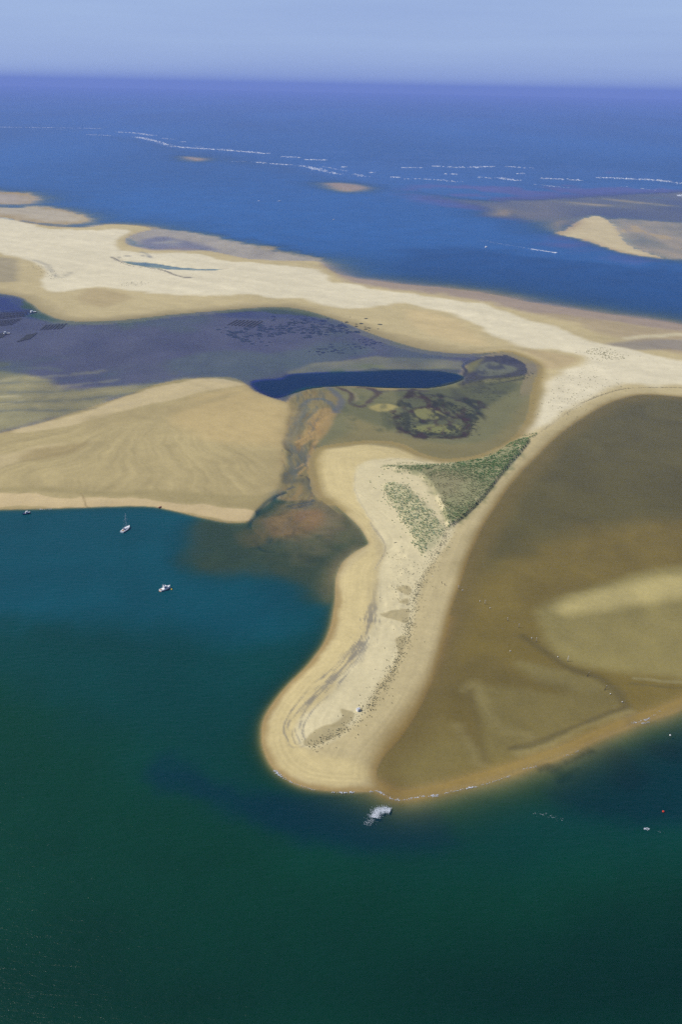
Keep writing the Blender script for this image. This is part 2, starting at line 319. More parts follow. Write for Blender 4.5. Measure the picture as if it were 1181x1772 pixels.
blotch([(790, 665), (900, 650), (925, 665), (890, 690), (830, 705), (790, 695)], (70, 72, 60), 0.7, 14, 26, 621, 0.0, 0.4)
blotch([(560, 690), (690, 690), (690, 745), (600, 740)], (84, 88, 62), 0.6, 12, 26, 631, 0.0, 0.4)
blotch(navy_px, (44, 44, 60), 0.7, 12, 30, 641, 0.0, 0.4)
# channel
paint([(500, 700), (540, 676), (585, 680), (590, 700), (578, 720), (556, 750), (540, 790), (545, 850), (560, 870), (500, 858), (490, 845), (497, 800), (496, 760)], (126, 114, 74), 5, 0.95, 1.5, 0.4)
paint([(540, 715), (570, 705), (575, 725), (555, 755), (530, 760), (515, 770)], (158, 132, 82), 4, 0.8, 2)
stroke([(488, 685), (505, 677), (525, 673), (552, 668), (566, 668), (583, 680), (590, 697), (580, 712)], (84, 88, 92), 4.6, 3.5, 0.7, 2.5, 0.8)
stroke([(522, 703), (536, 694), (559, 690), (573, 698), (579, 708)], (78, 90, 92), 3.6, 3.0, 0.65, 2.5, 0.8)
stroke([(525, 702), (512, 735), (498, 759), (497, 769), (512, 780), (525, 790), (522, 803), (508, 817), (498, 824), (502, 834), (525, 830), (536, 844), (546, 857)], (92, 90, 64), 5.0, 4.0, 0.75, 3.0, 0.8)
stroke([(528, 705), (518, 735), (508, 758)], (112, 106, 76), 5.0, 3, 0.7, 2)
for pl in ([(562, 728), (530, 748)], [(568, 720), (540, 738)], [(550, 742), (512, 764)], [(540, 755), (520, 768)], [(535, 798), (512, 812)], [(530, 808), (514, 822)]): stroke(pl, (176, 144, 86), 0.9, 0.8, 0.8, 0.6)
stroke([(545, 762), (536, 790), (538, 825), (553, 860)], (172, 142, 90), 2.6, 1.5, 0.7, 1)
stroke([(520, 822), (530, 826), (540, 842)], (60, 62, 54), 1.0, 0.8, 0.8, 0.5); stroke([(494, 776), (505, 786), (500, 790)], (66, 66, 56), 0.9, 0.8, 0.7, 0.5)
for pl in ([(497, 876), (515, 872), (534, 870), (542, 866)], [(505, 880), (520, 877), (538, 873)], [(498, 846), (508, 842)]): stroke(pl, (66, 76, 80), 1.4, 1.1, 0.85, 0.8)
paint([(455, 862), (485, 846), (492, 852), (478, 866), (460, 876)], (112, 116, 96), 4, 0.7, 2)
stroke([(493, 852), (470, 862), (450, 880), (438, 898), (432, 908)], (46, 54, 54), 1.8, 1.0, 0.95, 0.5, 0.8)
carve_line([(493, 852), (470, 862), (450, 880), (438, 898), (432, 912)], 0.6, 2.0)
stroke([(436, 930), (445, 945), (455, 952), (475, 955)], (60, 66, 60), 1.3, 1.0, 0.8, 0.6)
# streaks that follow the flow down the channel and fan out over its mouth
D_, _, A_ = line_dist(WS[0], WS[1], world_line([(535, 668), (540, 700), (520, 740), (515, 780), (525, 810), (520, 840), (508, 865), (492, 885), (476, 905), (462, 935)], False, 0, 6), False, 45)
side = np.sign(nC) * 0 + D_
fl = fbm(D_ / 2.6 + nA * 1.2, A_ / 26, 501, 4); fm = (1 - sstep(D_, 14, 34)) * (dmain < 1) * (sdist(bank_px, 90) < 1)
COL *= (1 + 0.42 * fl * fm)[:, None]
rust = sstep(fbm(D_ / 5 + nB * .5, A_ / 40, 511, 3), 0.05, 0.5) * fm; COL += (lin((150, 112, 62))[None] - COL) * (0.25 * rust)[:, None]
teal = sstep(fbm(D_ / 4 + nB * .4, A_ / 34, 521, 3), 0.1, 0.5) * fm; COL += (lin((82, 94, 88))[None] - COL) * (0.5 * teal)[:, None]
# orange shoal in the river mouth
orange_px = [(448, 905), (470, 893), (510, 885), (548, 886), (558, 900), (545, 918), (505, 930), (460, 926)]
swirl = fbm(WW[0] / 9 + nB * 1.2, WW[1] / 16 + nA, 71, 4)
paint(orange_px, (148, 108, 58), 8, 0.55, 5); so_ = sstep(sdist(orange_px, 50, co=WP), -8, 8)
COL *= (1 + 0.35 * swirl * so_)[:, None]
Z = np.maximum(Z, np.where(so_ > 0, -0.75 + 0.5 * so_ + 0.1 * swirl, -9))
md = sstep(sdist(delta_px, 90, co=WP), -10, 20) * (1 - so_)
COL *= (1 + 0.28 * swirl * md)[:, None]
paint([(400, 925), (425, 915), (450, 925), (450, 940), (415, 945)], (170, 120, 62), 4, 0.6, 3)
# --- left bank
bx, by = at(265, 705)[:2]
ang = np.arctan2(GX - bx + 26 * fbm(GX / 70, GY / 70, 47, 3), by - GY); rad = np.hypot(GX - bx, GY - by)
streak = fbm(ang * 26 + nA * 0.35, rad / 140, 51, 4)
sb = sdist(bank_px, 90)
mb = sstep(sb, 3, 40) * sstep(rad, 30, 140)
streak = 0.65 * streak + 0.6 * fbm(ang * 46 + nA * 0.5, rad / 75, 53, 3)
COL *= (1 + 0.22 * (streak * mb))[:, None]
Z += 0.18 * streak * mb
paint([(20, 748), (130, 716), (200, 694), (265, 669), (330, 656), (392, 654), (420, 662), (380, 668), (300, 690), (200, 715), (100, 740)], (196, 178, 132), 3, 0.8, 0.5)
paint([(420, 668), (380, 672), (320, 690), (300, 730), (360, 760), (480, 770), (490, 740), (500, 710), (470, 692), (440, 682)], (194, 170, 114), 18, 0.6, 6)
paint([(-300, 800), (0, 790), (60, 775), (110, 765), (60, 785), (0, 812), (-300, 830)], (192, 174, 128), 6, 0.6, 2)
paint([(40, 790), (80, 775), (150, 765), (110, 790), (50, 800)], (150, 132, 88), 8, 0.6, 3)
paint([(150, 720), (300, 700), (420, 672), (380, 690), (280, 720), (160, 745)], (164, 148, 102), 8, 0.6, 3)
paint([(-300, 840), (60, 845), (200, 850), (300, 850), (420, 860), (470, 855), (445, 884), (400, 880), (330, 871), (250, 860), (150, 858), (0, 854), (-300, 858)], (156, 142, 96), 5, 0.75, 2)
paint([(-500, 862), (0, 857), (60, 859), (110, 866), (150, 861), (250, 862), (330, 873), (400, 883), (440, 887), (430, 903), (395, 904), (350, 894), (300, 882), (250, 873), (150, 875), (0, 879), (-500, 884)], (198, 177, 130), 1.4, 1, 0.3)
stroke([(138, 855), (143, 862), (146, 872), (152, 876)], (150, 132, 90), 0.8, 0.6, 0.8)
# --- bay floor patches
paint([(1181, 688), (1110, 688), (1050, 705), (985, 748), (930, 800), (880, 860), (840, 930), (830, 990), (900, 960), (1000, 920), (1181, 900), (1500, 900), (1500, 710)], (104, 92, 50), 25, 0.9, 12)
pale_px = [(935, 1070), (945, 1050), (990, 1030), (1060, 1005), (1130, 990), (1181, 980), (1500, 960), (1500, 1180), (1260, 1190), (1181, 1175), (1080, 1160), (1000, 1150), (955, 1115)]
paint(pale_px, (170, 148, 90), 8, 0.9, 2.5)
paint([(985, 1040), (1060, 1018), (1181, 995), (1400, 980), (1400, 1030), (1181, 1035), (1060, 1055), (980, 1062)], (222, 194, 128), 10, 0.9, 2.5)
paint([(820, 1190), (860, 1185), (960, 1200), (1060, 1200), (1080, 1225), (1000, 1255), (920, 1290), (870, 1310), (840, 1300), (825, 1240)], (152, 132, 80), 6, 0.6, 3)
paint([(900, 1145), (960, 1155), (1030, 1175), (1070, 1200), (1000, 1200), (940, 1180)], (156, 136, 84), 6, 0.65, 3)
stroke([(905, 1100), (950, 1130), (985, 1155), (1030, 1170), (1060, 1190), (1085, 1225), (1090, 1250)], (104, 88, 52), 3.4, 3.5, 0.6, 1.5)
stroke([(882, 1295), (920, 1285), (980, 1262), (1030, 1245), (1080, 1222)], (112, 92, 54), 1.6, 1.6, 0.6, 1.0)
paint([(790, 1260), (810, 1255), (835, 1300), (840, 1325), (810, 1320)], (120, 98, 54), 4, 0.6, 2)
paint([(840, 1130), (900, 1170), (980, 1185), (960, 1195), (860, 1180), (820, 1185), (810, 1240), (780, 1250), (770, 1180)], (116, 96, 50), 10, 0.55, 4)
rim = sdist(bay_px, 60); dmain = sdist(main_px, 90)
low = np.exp(-np.maximum(rim, 0) / 3.5) * (rim > -3) * (dmain < 2) * (GY < 640)
Z = np.where((rim > -8) & (dmain < 0) & (GY < 640), np.maximum(Z, -0.02 + 0.16 * np.exp(-np.abs(rim - 5) / 7.0) - 0.35 * (1 - np.exp(-np.abs(rim - 5) / 7))) * (rim > 0) + Z * (rim <= 0), Z)
COL += (lin((146, 122, 68))[None] - COL) * (0.35 * low)[:, None]
bt = fbm(WW[0] / 26, WW[1] / 60, 401, 5); COL *= (1 + 0.20 * bt * sstep(sdist(bay_px, 60), 0, 20) * (dmain < 0))[:, None]
paint([(660, 1310), (720, 1290), (800, 1280), (880, 1300), (960, 1275), (1060, 1240), (1181, 1205), (1181, 1226), (1100, 1254), (1000, 1298), (890, 1338), (770, 1372), (720, 1382), (682, 1382), (655, 1368)], (150, 130, 74), 10, 0.5, 6, ragged=True)
stroke([(802, 1195), (822, 1182), (836, 1215), (866, 1256), (908, 1272)], (166, 144, 92), 3.4, 5.0, 0.5, 3)
stroke([(788, 1255), (815, 1290), (832, 1318)], (164, 142, 90), 3.4, 4.5, 0.5, 3)
stroke([(812, 1195), (826, 1250), (842, 1315)], (114, 94, 52), 2.4, 4, 0.5, 2)
stroke([(895, 1303), (950, 1285), (1010, 1258), (1088, 1230)], (170, 148, 94), 2.6, 3.5, 0.6, 2)
stroke([(884, 1296), (925, 1288), (985, 1260), (1040, 1240), (1080, 1224)], (104, 90, 54), 1.0, 2.2, 0.6, 2)
for p_ in ([(955, 1335), (990, 1315), (1025, 1300)], [(935, 1330), (975, 1318)], [(970, 1345), (1000, 1328)]): stroke(p_, (50, 52, 34), 1.4, 3.2, 0.55, 3.5)
stroke([(1100, 1172), (1140, 1178), (1200, 1180)], (176, 158, 112), 1.6, 1.6, 0.6, 1); stroke([(1090, 1182), (1140, 1188), (1200, 1190)], (110, 96, 60), 1.2, 1.6, 0.6, 1)
# sand right of the tip, drained and dull
paint([(670, 1320), (710, 1275), (745, 1235), (780, 1260), (800, 1300), (780, 1350), (720, 1368), (680, 1362)], (150, 128, 76), 8, 0.5, 2)

# --- the spit
core2_px = [(645, 800), (700, 797), (760, 805), (830, 795), (900, 760), (912, 770), (870, 820), (830, 865), (790, 905), (760, 960), (735, 1010), (715, 1060), (700, 1110), (680, 1150), (650, 1200), (625, 1240), (585, 1275),
    (545, 1295), (520, 1290), (510, 1270), (520, 1245), (560, 1210), (600, 1165), (630, 1110), (650, 1050), (655, 1000), (665, 960), (655, 930), (630, 890), (612, 850), (615, 815)]
paint([(548, 790), (600, 775), (650, 772), (720, 792), (660, 830), (640, 900), (650, 960), (640, 1050), (600, 1150), (540, 1220), (510, 1270), (540, 1310), (620, 1320), (640, 1350), (560, 1364), (480, 1330), (460, 1270), (500, 1190), (570, 1110), (588, 1000), (640, 940), (560, 850)], (202, 184, 130), 4, 0.8, 0.8)
paint(core2_px, (208, 195, 152), 3, 0.9, 1.2)
contour = fbm(dmain / 1.7, (GX * 0.5 + GY) / 60, 77, 4)
mspit = sstep(dmain, 1.5, 5) * (1 - sstep(dmain, 34, 44)) * (GY < 1100) * (GX < 260)
COL *= (1 + 0.11 * contour * mspit)[:, None]
D_, _, A_ = line_dist(GX, GY, world_line([(655, 985), (650, 1020), (643, 1065), (630, 1110), (600, 1152), (560, 1193), (525, 1230), (508, 1262), (515, 1288)], False, 0, 5), False, 20)
wr = sstep(fbm(D_ / 1.2 + nB * 0.3, A_ / 14, 91, 3) + 0.42 - D_ / 12, 0.0, 0.6) * (D_ < 20) * sstep(A_, 15, 90)
COL += (lin((112, 110, 104))[None] - COL) * (0.72 * wr)[:, None]
stroke([(640, 905), (655, 925), (667, 945), (662, 965), (648, 990)], (165, 155, 128), 0.6, 0.5, 0.8, 0.3)
stroke([(615, 820), (612, 845), (628, 880), (645, 905)], (182, 172, 140), 0.6, 0.5, 0.7, 0.3)
for pl in ([(655, 1066), (705, 1056), (702, 1080), (680, 1076)], [(680, 1112), (700, 1104), (692, 1135)], [(585, 1228), (610, 1236), (600, 1256), (572, 1262), (590, 1244)], [(525, 1285), (560, 1262), (600, 1262), (570, 1282), (540, 1294)],
           [(688, 1020), (712, 1014), (710, 1030)], [(690, 1042), (708, 1036), (706, 1048)]):
    paint(pl, (160, 146, 104), 0.8, 0.75, 1.2, noise=nB)
# grass dune ground
G1 = [(665, 808), (720, 806), (790, 800), (850, 788), (885, 764), (916, 757), (908, 774), (872, 815), (838, 858), (806, 890), (778, 910), (772, 890), (758, 862), (745, 838), (725, 822), (690, 814)]
G2 = [(666, 842), (688, 836), (710, 850), (735, 870), (758, 898), (766, 914), (748, 938), (728, 956), (718, 938), (700, 906), (682, 878)]
paint(G1, (112, 118, 78), 5, 0.75, 9, z=2.5, noise=nB); paint(G2, (172, 168, 124), 3, 0.6, 4, z=2.5, noise=nB)
paint([(735, 815), (800, 815), (790, 850), (770, 860), (745, 835)], (140, 134, 98), 9, 0.8, 8, z=3)
sg = sdist(G1, 20, z=2.5)
Z = Z + 2.2 * sstep(sg, -0.7, 0.9) + 0.5 * nB * sstep(sg, 0, 6)
sg2 = sdist(G2, 20, z=2.5)
Z = Z + 0.9 * sstep(sg2, -4, 6) + 0.5 * nB * sstep(sg2, -4, 4)
baym = sstep(GX, 8, 34) * sstep(sdist(bay_px, 60), -30, -12) * (1 - sstep(GY, 700, 1150) * 0.5)
COL += (lin((128, 106, 56))[None] - COL) * (baym * (1 - sstep(dmain, -3, 9 + 18 * (1 - sstep(GY, 430, 600)))) * sstep(dmain, -24, -2))[:, None]
bd = (ax1 - ax0)[:2] / np.hypot(*(ax1 - ax0)[:2]); bs = GX * bd[0] + GY * bd[1]; bn = -GX * bd[1] + GY * bd[0]
grain = fbm(bs / 170 + nC * 0.5, bn / 24 + nA * 0.3, 301, 5); far_ = sstep(GY, 900, 1200)
COL *= (1 + 0.10 * grain * far_)[:, None]
mott = fbm(GX / 45, GY / 90, 311, 5); mf = sstep(sdist(flatP_px, 60), -5, 20) * (dmain < 0) * (sdist(bank_px, 90) < 0)
COL *= (1 + 0.42 * mott * mf)[:, None]; COL += (lin((98, 106, 78))[None] - COL) * (0.5 * sstep(fbm(GX / 120, GY / 160, 321, 4), 0.05, 0.5) * mf)[:, None]
# small dune relief over the dry cores
mc = sstep(sdist(core_px, 60), 0, 25); mc2 = sstep(sdist(core2_px, 40), 0, 10)
Z += (0.5 * nA + 0.22 * nB) * np.maximum(mc, mc2)
D_, _, _ = line_dist(GX, GY, world_line([(690, 955), (697, 985), (692, 1015), (684, 1050), (676, 1080)], False, 2, 4), False, 30)
Z += 1.1 * np.maximum(fbm(GX / 4.5, GY / 3.5, 421, 2), 0) * (1 - sstep(D_, 3, 14))
# wet rim along every waterline
rimw = np.exp(-np.maximum(Z, 0) / 0.32) * (Z > -0.6) * (1 - baym) * 0.3
isl = np.maximum(sstep(dmain, -3, 1), sstep(sdist(bank_px, 90), -3, 1))
COL *= 1 - (rimw * isl)[:, None] * np.array([0.33, 0.40, 0.48])[None]
WET = np.maximum(WET, 0.6 * rimw)
COL *= (1 + 0.07 * nC + 0.06 * nA + 0.05 * nB)[:, None]
rimc = (1 - sstep(dmain + 1.6 * nB + 2.2 * nA, 1.2, 6.0)) * (dmain > -6) * (1 - baym) * (1 - sstep(GY, 620, 760)) * 0.75
COL += (lin((150, 126, 78))[None] - COL) * rimc[:, None]
sfl = np.maximum(sdist(basin_px, 60), -60); fb = sstep(sfl, -34, -14) * (1 - baym) * (dmain > -6)
COL += (lin((150, 132, 82))[None] - COL) * (0.85 * fb * (1 - sstep(dmain + 1.5 * nB, -2, 13)))[:, None]
fp = sstep(sdist(flatP_px, 100), -90, -40) * (1 - fb) * (GY > 900) * (dmain > -20) * (sdist(bank_px, 90) < -5)
COL += (lin((138, 126, 92))[None] - COL) * (0.8 * fp * (1 - sstep(dmain + 6 * nA, -4, 42)))[:, None]
COL = np.clip(COL, 0.004, 0.85)

# ---- water colour (what the water itself scatters back)
BODY = np.tile(lin((4, 59, 41)), (len(GX), 1)); TURB = np.full(len(GX), 1.0)
def tintw(px, c, w, a=1.0, amp=0.0, co=None):
    s = sdist(px, w * 2 + amp + 20, co=WW if co is None else co) + nC * amp * 0.3
    m = sstep(s, -w, w) * a
    BODY[:] += (lin(c)[None] - BODY) * m[:, None]
tintw([(-800, 500), (1181, 640), (1181, 700), (700, 800), (500, 880), (640, 960), (580, 1080), (420, 1230), (200, 1180), (0, 1120), (-800, 1100)], (8, 74, 84), 60, 1, 30)
tintw([(-800, 1050), (500, 1120), (440, 1300), (560, 1390), (760, 1400), (1000, 1330), (1300, 1200), (1800, 1100), (1800, 1450), (1181, 1480), (700, 1490), (480, 1440), (330, 1370), (150, 1270), (0, 1190), (-800, 1150)], (3, 62, 56), 35, 0.85, 12)
tintw([(560, 1385), (700, 1390), (760, 1400), (720, 1470), (520, 1455), (440, 1400)], (0, 50, 60), 14, 0.8, 6)
tintw([(940, 1340), (1050, 1300), (1181, 1260), (1400, 1220), (1400, 1420), (1100, 1420), (950, 1390)], (0, 44, 52), 12, 0.8, 8)
tintw([(-3000, 60), (5000, 60), (5000, 640), (1181, 590), (900, 545), (600, 500), (300, 450), (0, 420), (-3000, 360)], (36, 92, 150), 60, 1, 0); tintw([(700, 430), (1181, 470), (1800, 520), (1800, 640), (1181, 600), (900, 560), (700, 530)], (18, 74, 128), 120, 0.9)
tintw(bay_px, (98, 86, 30), 6, 1, co=WS)
tintw(delta_px, (42, 64, 44), 14, 0.7)
tintw(flatP_px, (40, 44, 136), 10, 0.9); tintw(basin_px, (66, 66, 52), 8, 0.9, co=WS); tintw(navy_px, (44, 50, 100), 6, 0.9); tintw(pond_px, (0, 40, 78), 5, 1, co=WS); tintw(olive_px, (92, 92, 60), 10, 1)
tintw([(500, 270), (800, 280), (1181, 300), (1700, 305), (1700, 345), (1181, 335), (850, 345), (700, 330), (560, 305)], (52, 100, 158), 250, 0.6); tintw(pond_px, (0, 40, 78), 5, 1, co=WS); tintw([(195, 440), (420, 455), (420, 480), (195, 465)], (4, 70, 150), 10, 1)
tintw(farflat_px, (86, 92, 148), 90, 0.9)

tintw([(-3000, 1560), (200, 1620), (700, 1600), (4000, 1540), (4000, 1799), (-3000, 1799)], (2, 44, 32), 45, 0.8)
tintw([(1000, 1640), (1500, 1500), (3000, 1500), (3000, 1799), (900, 1799)], (0, 34, 28), 40, 0.7)
for p_ in ([(930, 1318), (990, 1296), (1020, 1300), (960, 1330)], [(1030, 1290), (1080, 1300), (1100, 1330), (1050, 1320)], [(1060, 1330), (1130, 1340), (1100, 1370), (1060, 1360)], [(1120, 1285), (1181, 1290), (1181, 1320), (1130, 1310)]): tintw(p_, (2, 38, 46), 6, 0.6, co=WP)
BODY *= (1 + 0.16 * fbm(WW[0] / 70, WW[1] / 110, 701, 4) * (1 - ocean) + 0.22 * fbm(GX / 900, GY / 2600, 711, 4) * ocean)[:, None]
tintw([(270, 1330), (330, 1325), (440, 1385), (560, 1388), (690, 1398), (770, 1402), (800, 1465), (650, 1480), (520, 1462), (420, 1430), (330, 1385)], (0, 46, 58), 10, 0.75)
# ------------------------------------------------------------------ materials
def mat(name):
    m = bpy.data.materials.new(name); m.use_nodes = True; t = m.node_tree; t.nodes.clear()
    o = t.nodes.new('ShaderNodeOutputMaterial'); return m, t, o
def N(t, kind, **kw):
    n = t.nodes.new(kind)
    for k, v in kw.items():
        if k.startswith('i_'): n.inputs[k[2:]].default_value = v
        elif k.startswith('n_'): n.inputs[int(k[2:])].default_value = v
        else: setattr(n, k, v)
    return n
def Mth(t, op, a, b=None):
    n = t.nodes.new('ShaderNodeMath'); n.operation = op
    for i, x in enumerate((a, b)):
        if x is None: continue
        if isinstance(x, (int, float)): n.inputs[i].default_value = x
        else: t.links.new(x, n.inputs[i])
    return n.outputs[0]

def ground_material():
    m, t, o = mat('sand'); L = t.links.new
    col = N(t, 'ShaderNodeAttribute', attribute_name='tint'); wet = N(t, 'ShaderNodeAttribute', attribute_name='wet')
    geo = N(t, 'ShaderNodeNewGeometry')
    n1 = N(t, 'ShaderNodeTexNoise', i_Scale=0.35, i_Detail=5.0, i_Roughness=0.65); L(geo.outputs['Position'], n1.inputs['Vector'])
    n2 = N(t, 'ShaderNodeTexNoise', i_Scale=0.05, i_Detail=6.0, i_Roughness=0.6); L(geo.outputs['Position'], n2.inputs['Vector'])
    a = Mth(t, 'MULTIPLY_ADD', n1.outputs['Fac'], 0.36); t.nodes[-1].inputs[2].default_value = 0.82
    b = Mth(t, 'MULTIPLY_ADD', n2.outputs['Fac'], 0.24); t.nodes[-1].inputs[2].default_value = 0.88
    ab = Mth(t, 'MULTIPLY', a, b)
    v = N(t, 'ShaderNodeVectorMath', operation='SCALE'); L(col.outputs['Color'], v.inputs[0]); L(ab, v.inputs['Scale'])
    p = N(t, 'ShaderNodeBsdfPrincipled'); L(v.outputs[0], p.inputs['Base Color'])
    rr = Mth(t, 'MULTIPLY_ADD', wet.outputs['Fac'], -0.55); t.nodes[-1].inputs[2].default_value = 0.95
    L(rr, p.inputs['Roughness'])
    sp = Mth(t, 'MULTIPLY', wet.outputs['Fac'], 0.5); L(sp, p.inputs['Specular IOR Level'])
    bp = N(t, 'ShaderNodeBump', i_Strength=0.35, i_Distance=0.5); L(n1.outputs['Fac'], bp.inputs['Height']); L(bp.outputs[0], p.inputs['Normal'])
    L(p.outputs[0], o.inputs['Surface']); return m

def water_material():
    m, t, o = mat('sea_water'); L = t.links.new
    body = N(t, 'ShaderNodeAttribute', attribute_name='body'); dep = N(t, 'ShaderNodeAttribute', attribute_name='depth')
    geo = N(t, 'ShaderNodeNewGeometry')
    mp = N(t, 'ShaderNodeMapping'); mp.inputs['Scale'].default_value = (0.10, 0.30, 0.2); mp.inputs['Rotation'].default_value = (0, 0, 0.15); L(geo.outputs['Position'], mp.inputs['Vector'])
    w1 = N(t, 'ShaderNodeTexNoise', i_Scale=1.0, i_Detail=6.0, i_Roughness=0.62); L(mp.outputs[0], w1.inputs['Vector'])
    bp = N(t, 'ShaderNodeBump', i_Strength=0.8, i_Distance=1.0); L(w1.outputs['Fac'], bp.inputs['Height'])
    w2 = N(t, 'ShaderNodeTexNoise', i_Scale=0.012, i_Detail=6.0, i_Roughness=0.6); L(geo.outputs['Position'], w2.inputs['Vector'])
    vv = Mth(t, 'MULTIPLY_ADD', w2.outputs['Fac'], 0.5); t.nodes[-1].inputs[2].default_value = 0.75
    bc = N(t, 'ShaderNodeVectorMath', operation='SCALE'); L(body.outputs['Color'], bc.inputs[0]); L(vv, bc.inputs['Scale'])
    e = [Mth(t, 'EXPONENT', Mth(t, 'MULTIPLY', dep.outputs['Fac'], -k)) for k in (0.34, 0.13, 0.22)]
    cb = N(t, 'ShaderNodeCombineColor');
    for i in range(3): L(e[i], cb.inputs[i])
    op = Mth(t, 'SUBTRACT', 1.0, Mth(t, 'EXPONENT', Mth(t, 'MULTIPLY', dep.outputs['Fac'], -0.48)))
    tr = N(t, 'ShaderNodeBsdfTransparent'); L(cb.outputs[0], tr.inputs[0])
    df = N(t, 'ShaderNodeBsdfDiffuse'); L(bc.outputs[0], df.inputs[0]); L(bp.outputs[0], df.inputs['Normal'])
    m1 = N(t, 'ShaderNodeMixShader'); L(op, m1.inputs[0]); L(tr.outputs[0], m1.inputs[1]); L(df.outputs[0], m1.inputs[2])
    # wave-averaged Fresnel: the slopes of a ruffled sea never show it edge-on
    dt = N(t, 'ShaderNodeVectorMath', operation='DOT_PRODUCT'); L(geo.outputs['Incoming'], dt.inputs[0]); L(bp.outputs[0], dt.inputs[1])
    c = Mth(t, 'MAXIMUM', dt.outputs['Value'], 0.0); c = Mth(t, 'MULTIPLY_ADD', c, 0.78); t.nodes[-1].inputs[2].default_value = 0.22
    f = Mth(t, 'MULTIPLY_ADD', Mth(t, 'POWER', Mth(t, 'SUBTRACT', 1.0, c), 5.0), 0.98); t.nodes[-1].inputs[2].default_value = 0.02
    gl = N(t, 'ShaderNodeBsdfGlossy'); gl.inputs['Roughness'].default_value = 0.22; L(bp.outputs[0], gl.inputs['Normal'])
    m2 = N(t, 'ShaderNodeMixShader'); L(f, m2.inputs[0]); L(m1.outputs[0], m2.inputs[1]); L(gl.outputs[0], m2.inputs[2])
    L(m2.outputs[0], o.inputs['Surface']); return m

def plain(name, c, rough=0.6, var=0.2, scale=1.5, spec=0.3):
    m, t, o = mat(name); L = t.links.new
    tc = N(t, 'ShaderNodeTexCoord'); n = N(t, 'ShaderNodeTexNoise', i_Scale=scale, i_Detail=4.0); L(tc.outputs['Object'], n.inputs['Vector'])
    k = Mth(t, 'MULTIPLY_ADD', n.outputs['Fac'], var * 2); t.nodes[-1].inputs[2].default_value = 1 - var
    v = N(t, 'ShaderNodeVectorMath', operation='SCALE'); v.inputs[0].default_value = c; L(k, v.inputs['Scale'])
    p = N(t, 'ShaderNodeBsdfPrincipled'); L(v.outputs[0], p.inputs['Base Color']); p.inputs['Roughness'].default_value = rough; p.inputs['Specular IOR Level'].default_value = spec
    L(p.outputs[0], o.inputs['Surface']); return m

# ------------------------------------------------------------------ ground and water sheets
def sheet(name, z, material, keep=None, attrs=()):
    idx = np.arange(NR * NA).reshape(NR, NA)
    q = np.stack([idx[:-1, :-1], idx[:-1, 1:], idx[1:, 1:], idx[1:, :-1]], -1).reshape(-1, 4)
    if keep is not None: q = q[keep[q].any(1)]
    used = np.zeros(NR * NA, bool); used[q.ravel()] = True
    remap = np.cumsum(used) - 1; q = remap[q][:, ::-1]
    me = bpy.data.meshes.new(name); nv = int(used.sum()); nf = len(q)
    me.vertices.add(nv); me.loops.add(nf * 4); me.polygons.add(nf)
    me.vertices.foreach_set('co', np.stack([GX[used], GY[used], z[used]], -1).astype(np.float32).ravel())
    me.loops.foreach_set('vertex_index', q.astype(np.int32).ravel())
    me.polygons.foreach_set('loop_start', np.arange(0, nf * 4, 4, dtype=np.int32))
    me.polygons.foreach_set('use_smooth', np.ones(nf, bool))
    me.update(calc_edges=True)
    for nm, typ, data in attrs:
        a = me.attributes.new(nm, typ, 'POINT')
        d = data[used]
        if typ == 'FLOAT_COLOR': a.data.foreach_set('color', np.concatenate([d, np.ones((nv, 1))], 1).astype(np.float32).ravel())
        else: a.data.foreach_set('value', d.astype(np.float32))
    me.materials.append(material)
    o = bpy.data.objects.new(name, me); C.objects.link(o); o['kind'] = 'structure'
    return o
sand = sheet('sand_terrain', Z, ground_material(), None, (('tint', 'FLOAT_COLOR', COL), ('wet', 'FLOAT', WET)))
sand['label'] = 'pale sandbanks, spit and tidal flats sloping into the sea'
sea = sheet('sea_water', np.zeros(len(GX)), water_material(), Z < 0.05, (('body', 'FLOAT_COLOR', BODY), ('depth', 'FLOAT', np.maximum(-Z, 0.0))))
sea['label'] = 'green lagoon and blue ocean water round the sandbanks'

# ------------------------------------------------------------------ OBJECTS
_zg = Z.reshape(NR, NA)
def zat(x, y):
    r = math.hypot(x, y); a = math.atan2(x, y)
    i = min(max(int(np.searchsorted(R, r)) - 1, 0), NR - 2); j = min(max(int(np.searchsorted(AZ, a)) - 1, 0), NA - 2)
    s = (r - R[i]) / (R[i + 1] - R[i]); t = (a - AZ[j]) / (AZ[j + 1] - AZ[j])
    return float((_zg[i, j] * (1 - t) + _zg[i, j + 1] * t) * (1 - s) + (_zg[i + 1, j] * (1 - t) + _zg[i + 1, j + 1] * t) * s)
def tag(o, label, cat=None, group=None, kind=None):
    o['label'] = label
    if cat: o['category'] = cat
    if group: o['group'] = group
    if kind: o['kind'] = kind
    return o
def empty(name, loc, rz=0.0):
    o = bpy.data.objects.new(name, None); C.objects.link(o); o.location = loc; o.rotation_euler = (0, 0, rz); o.empty_display_size = 0.5; return o
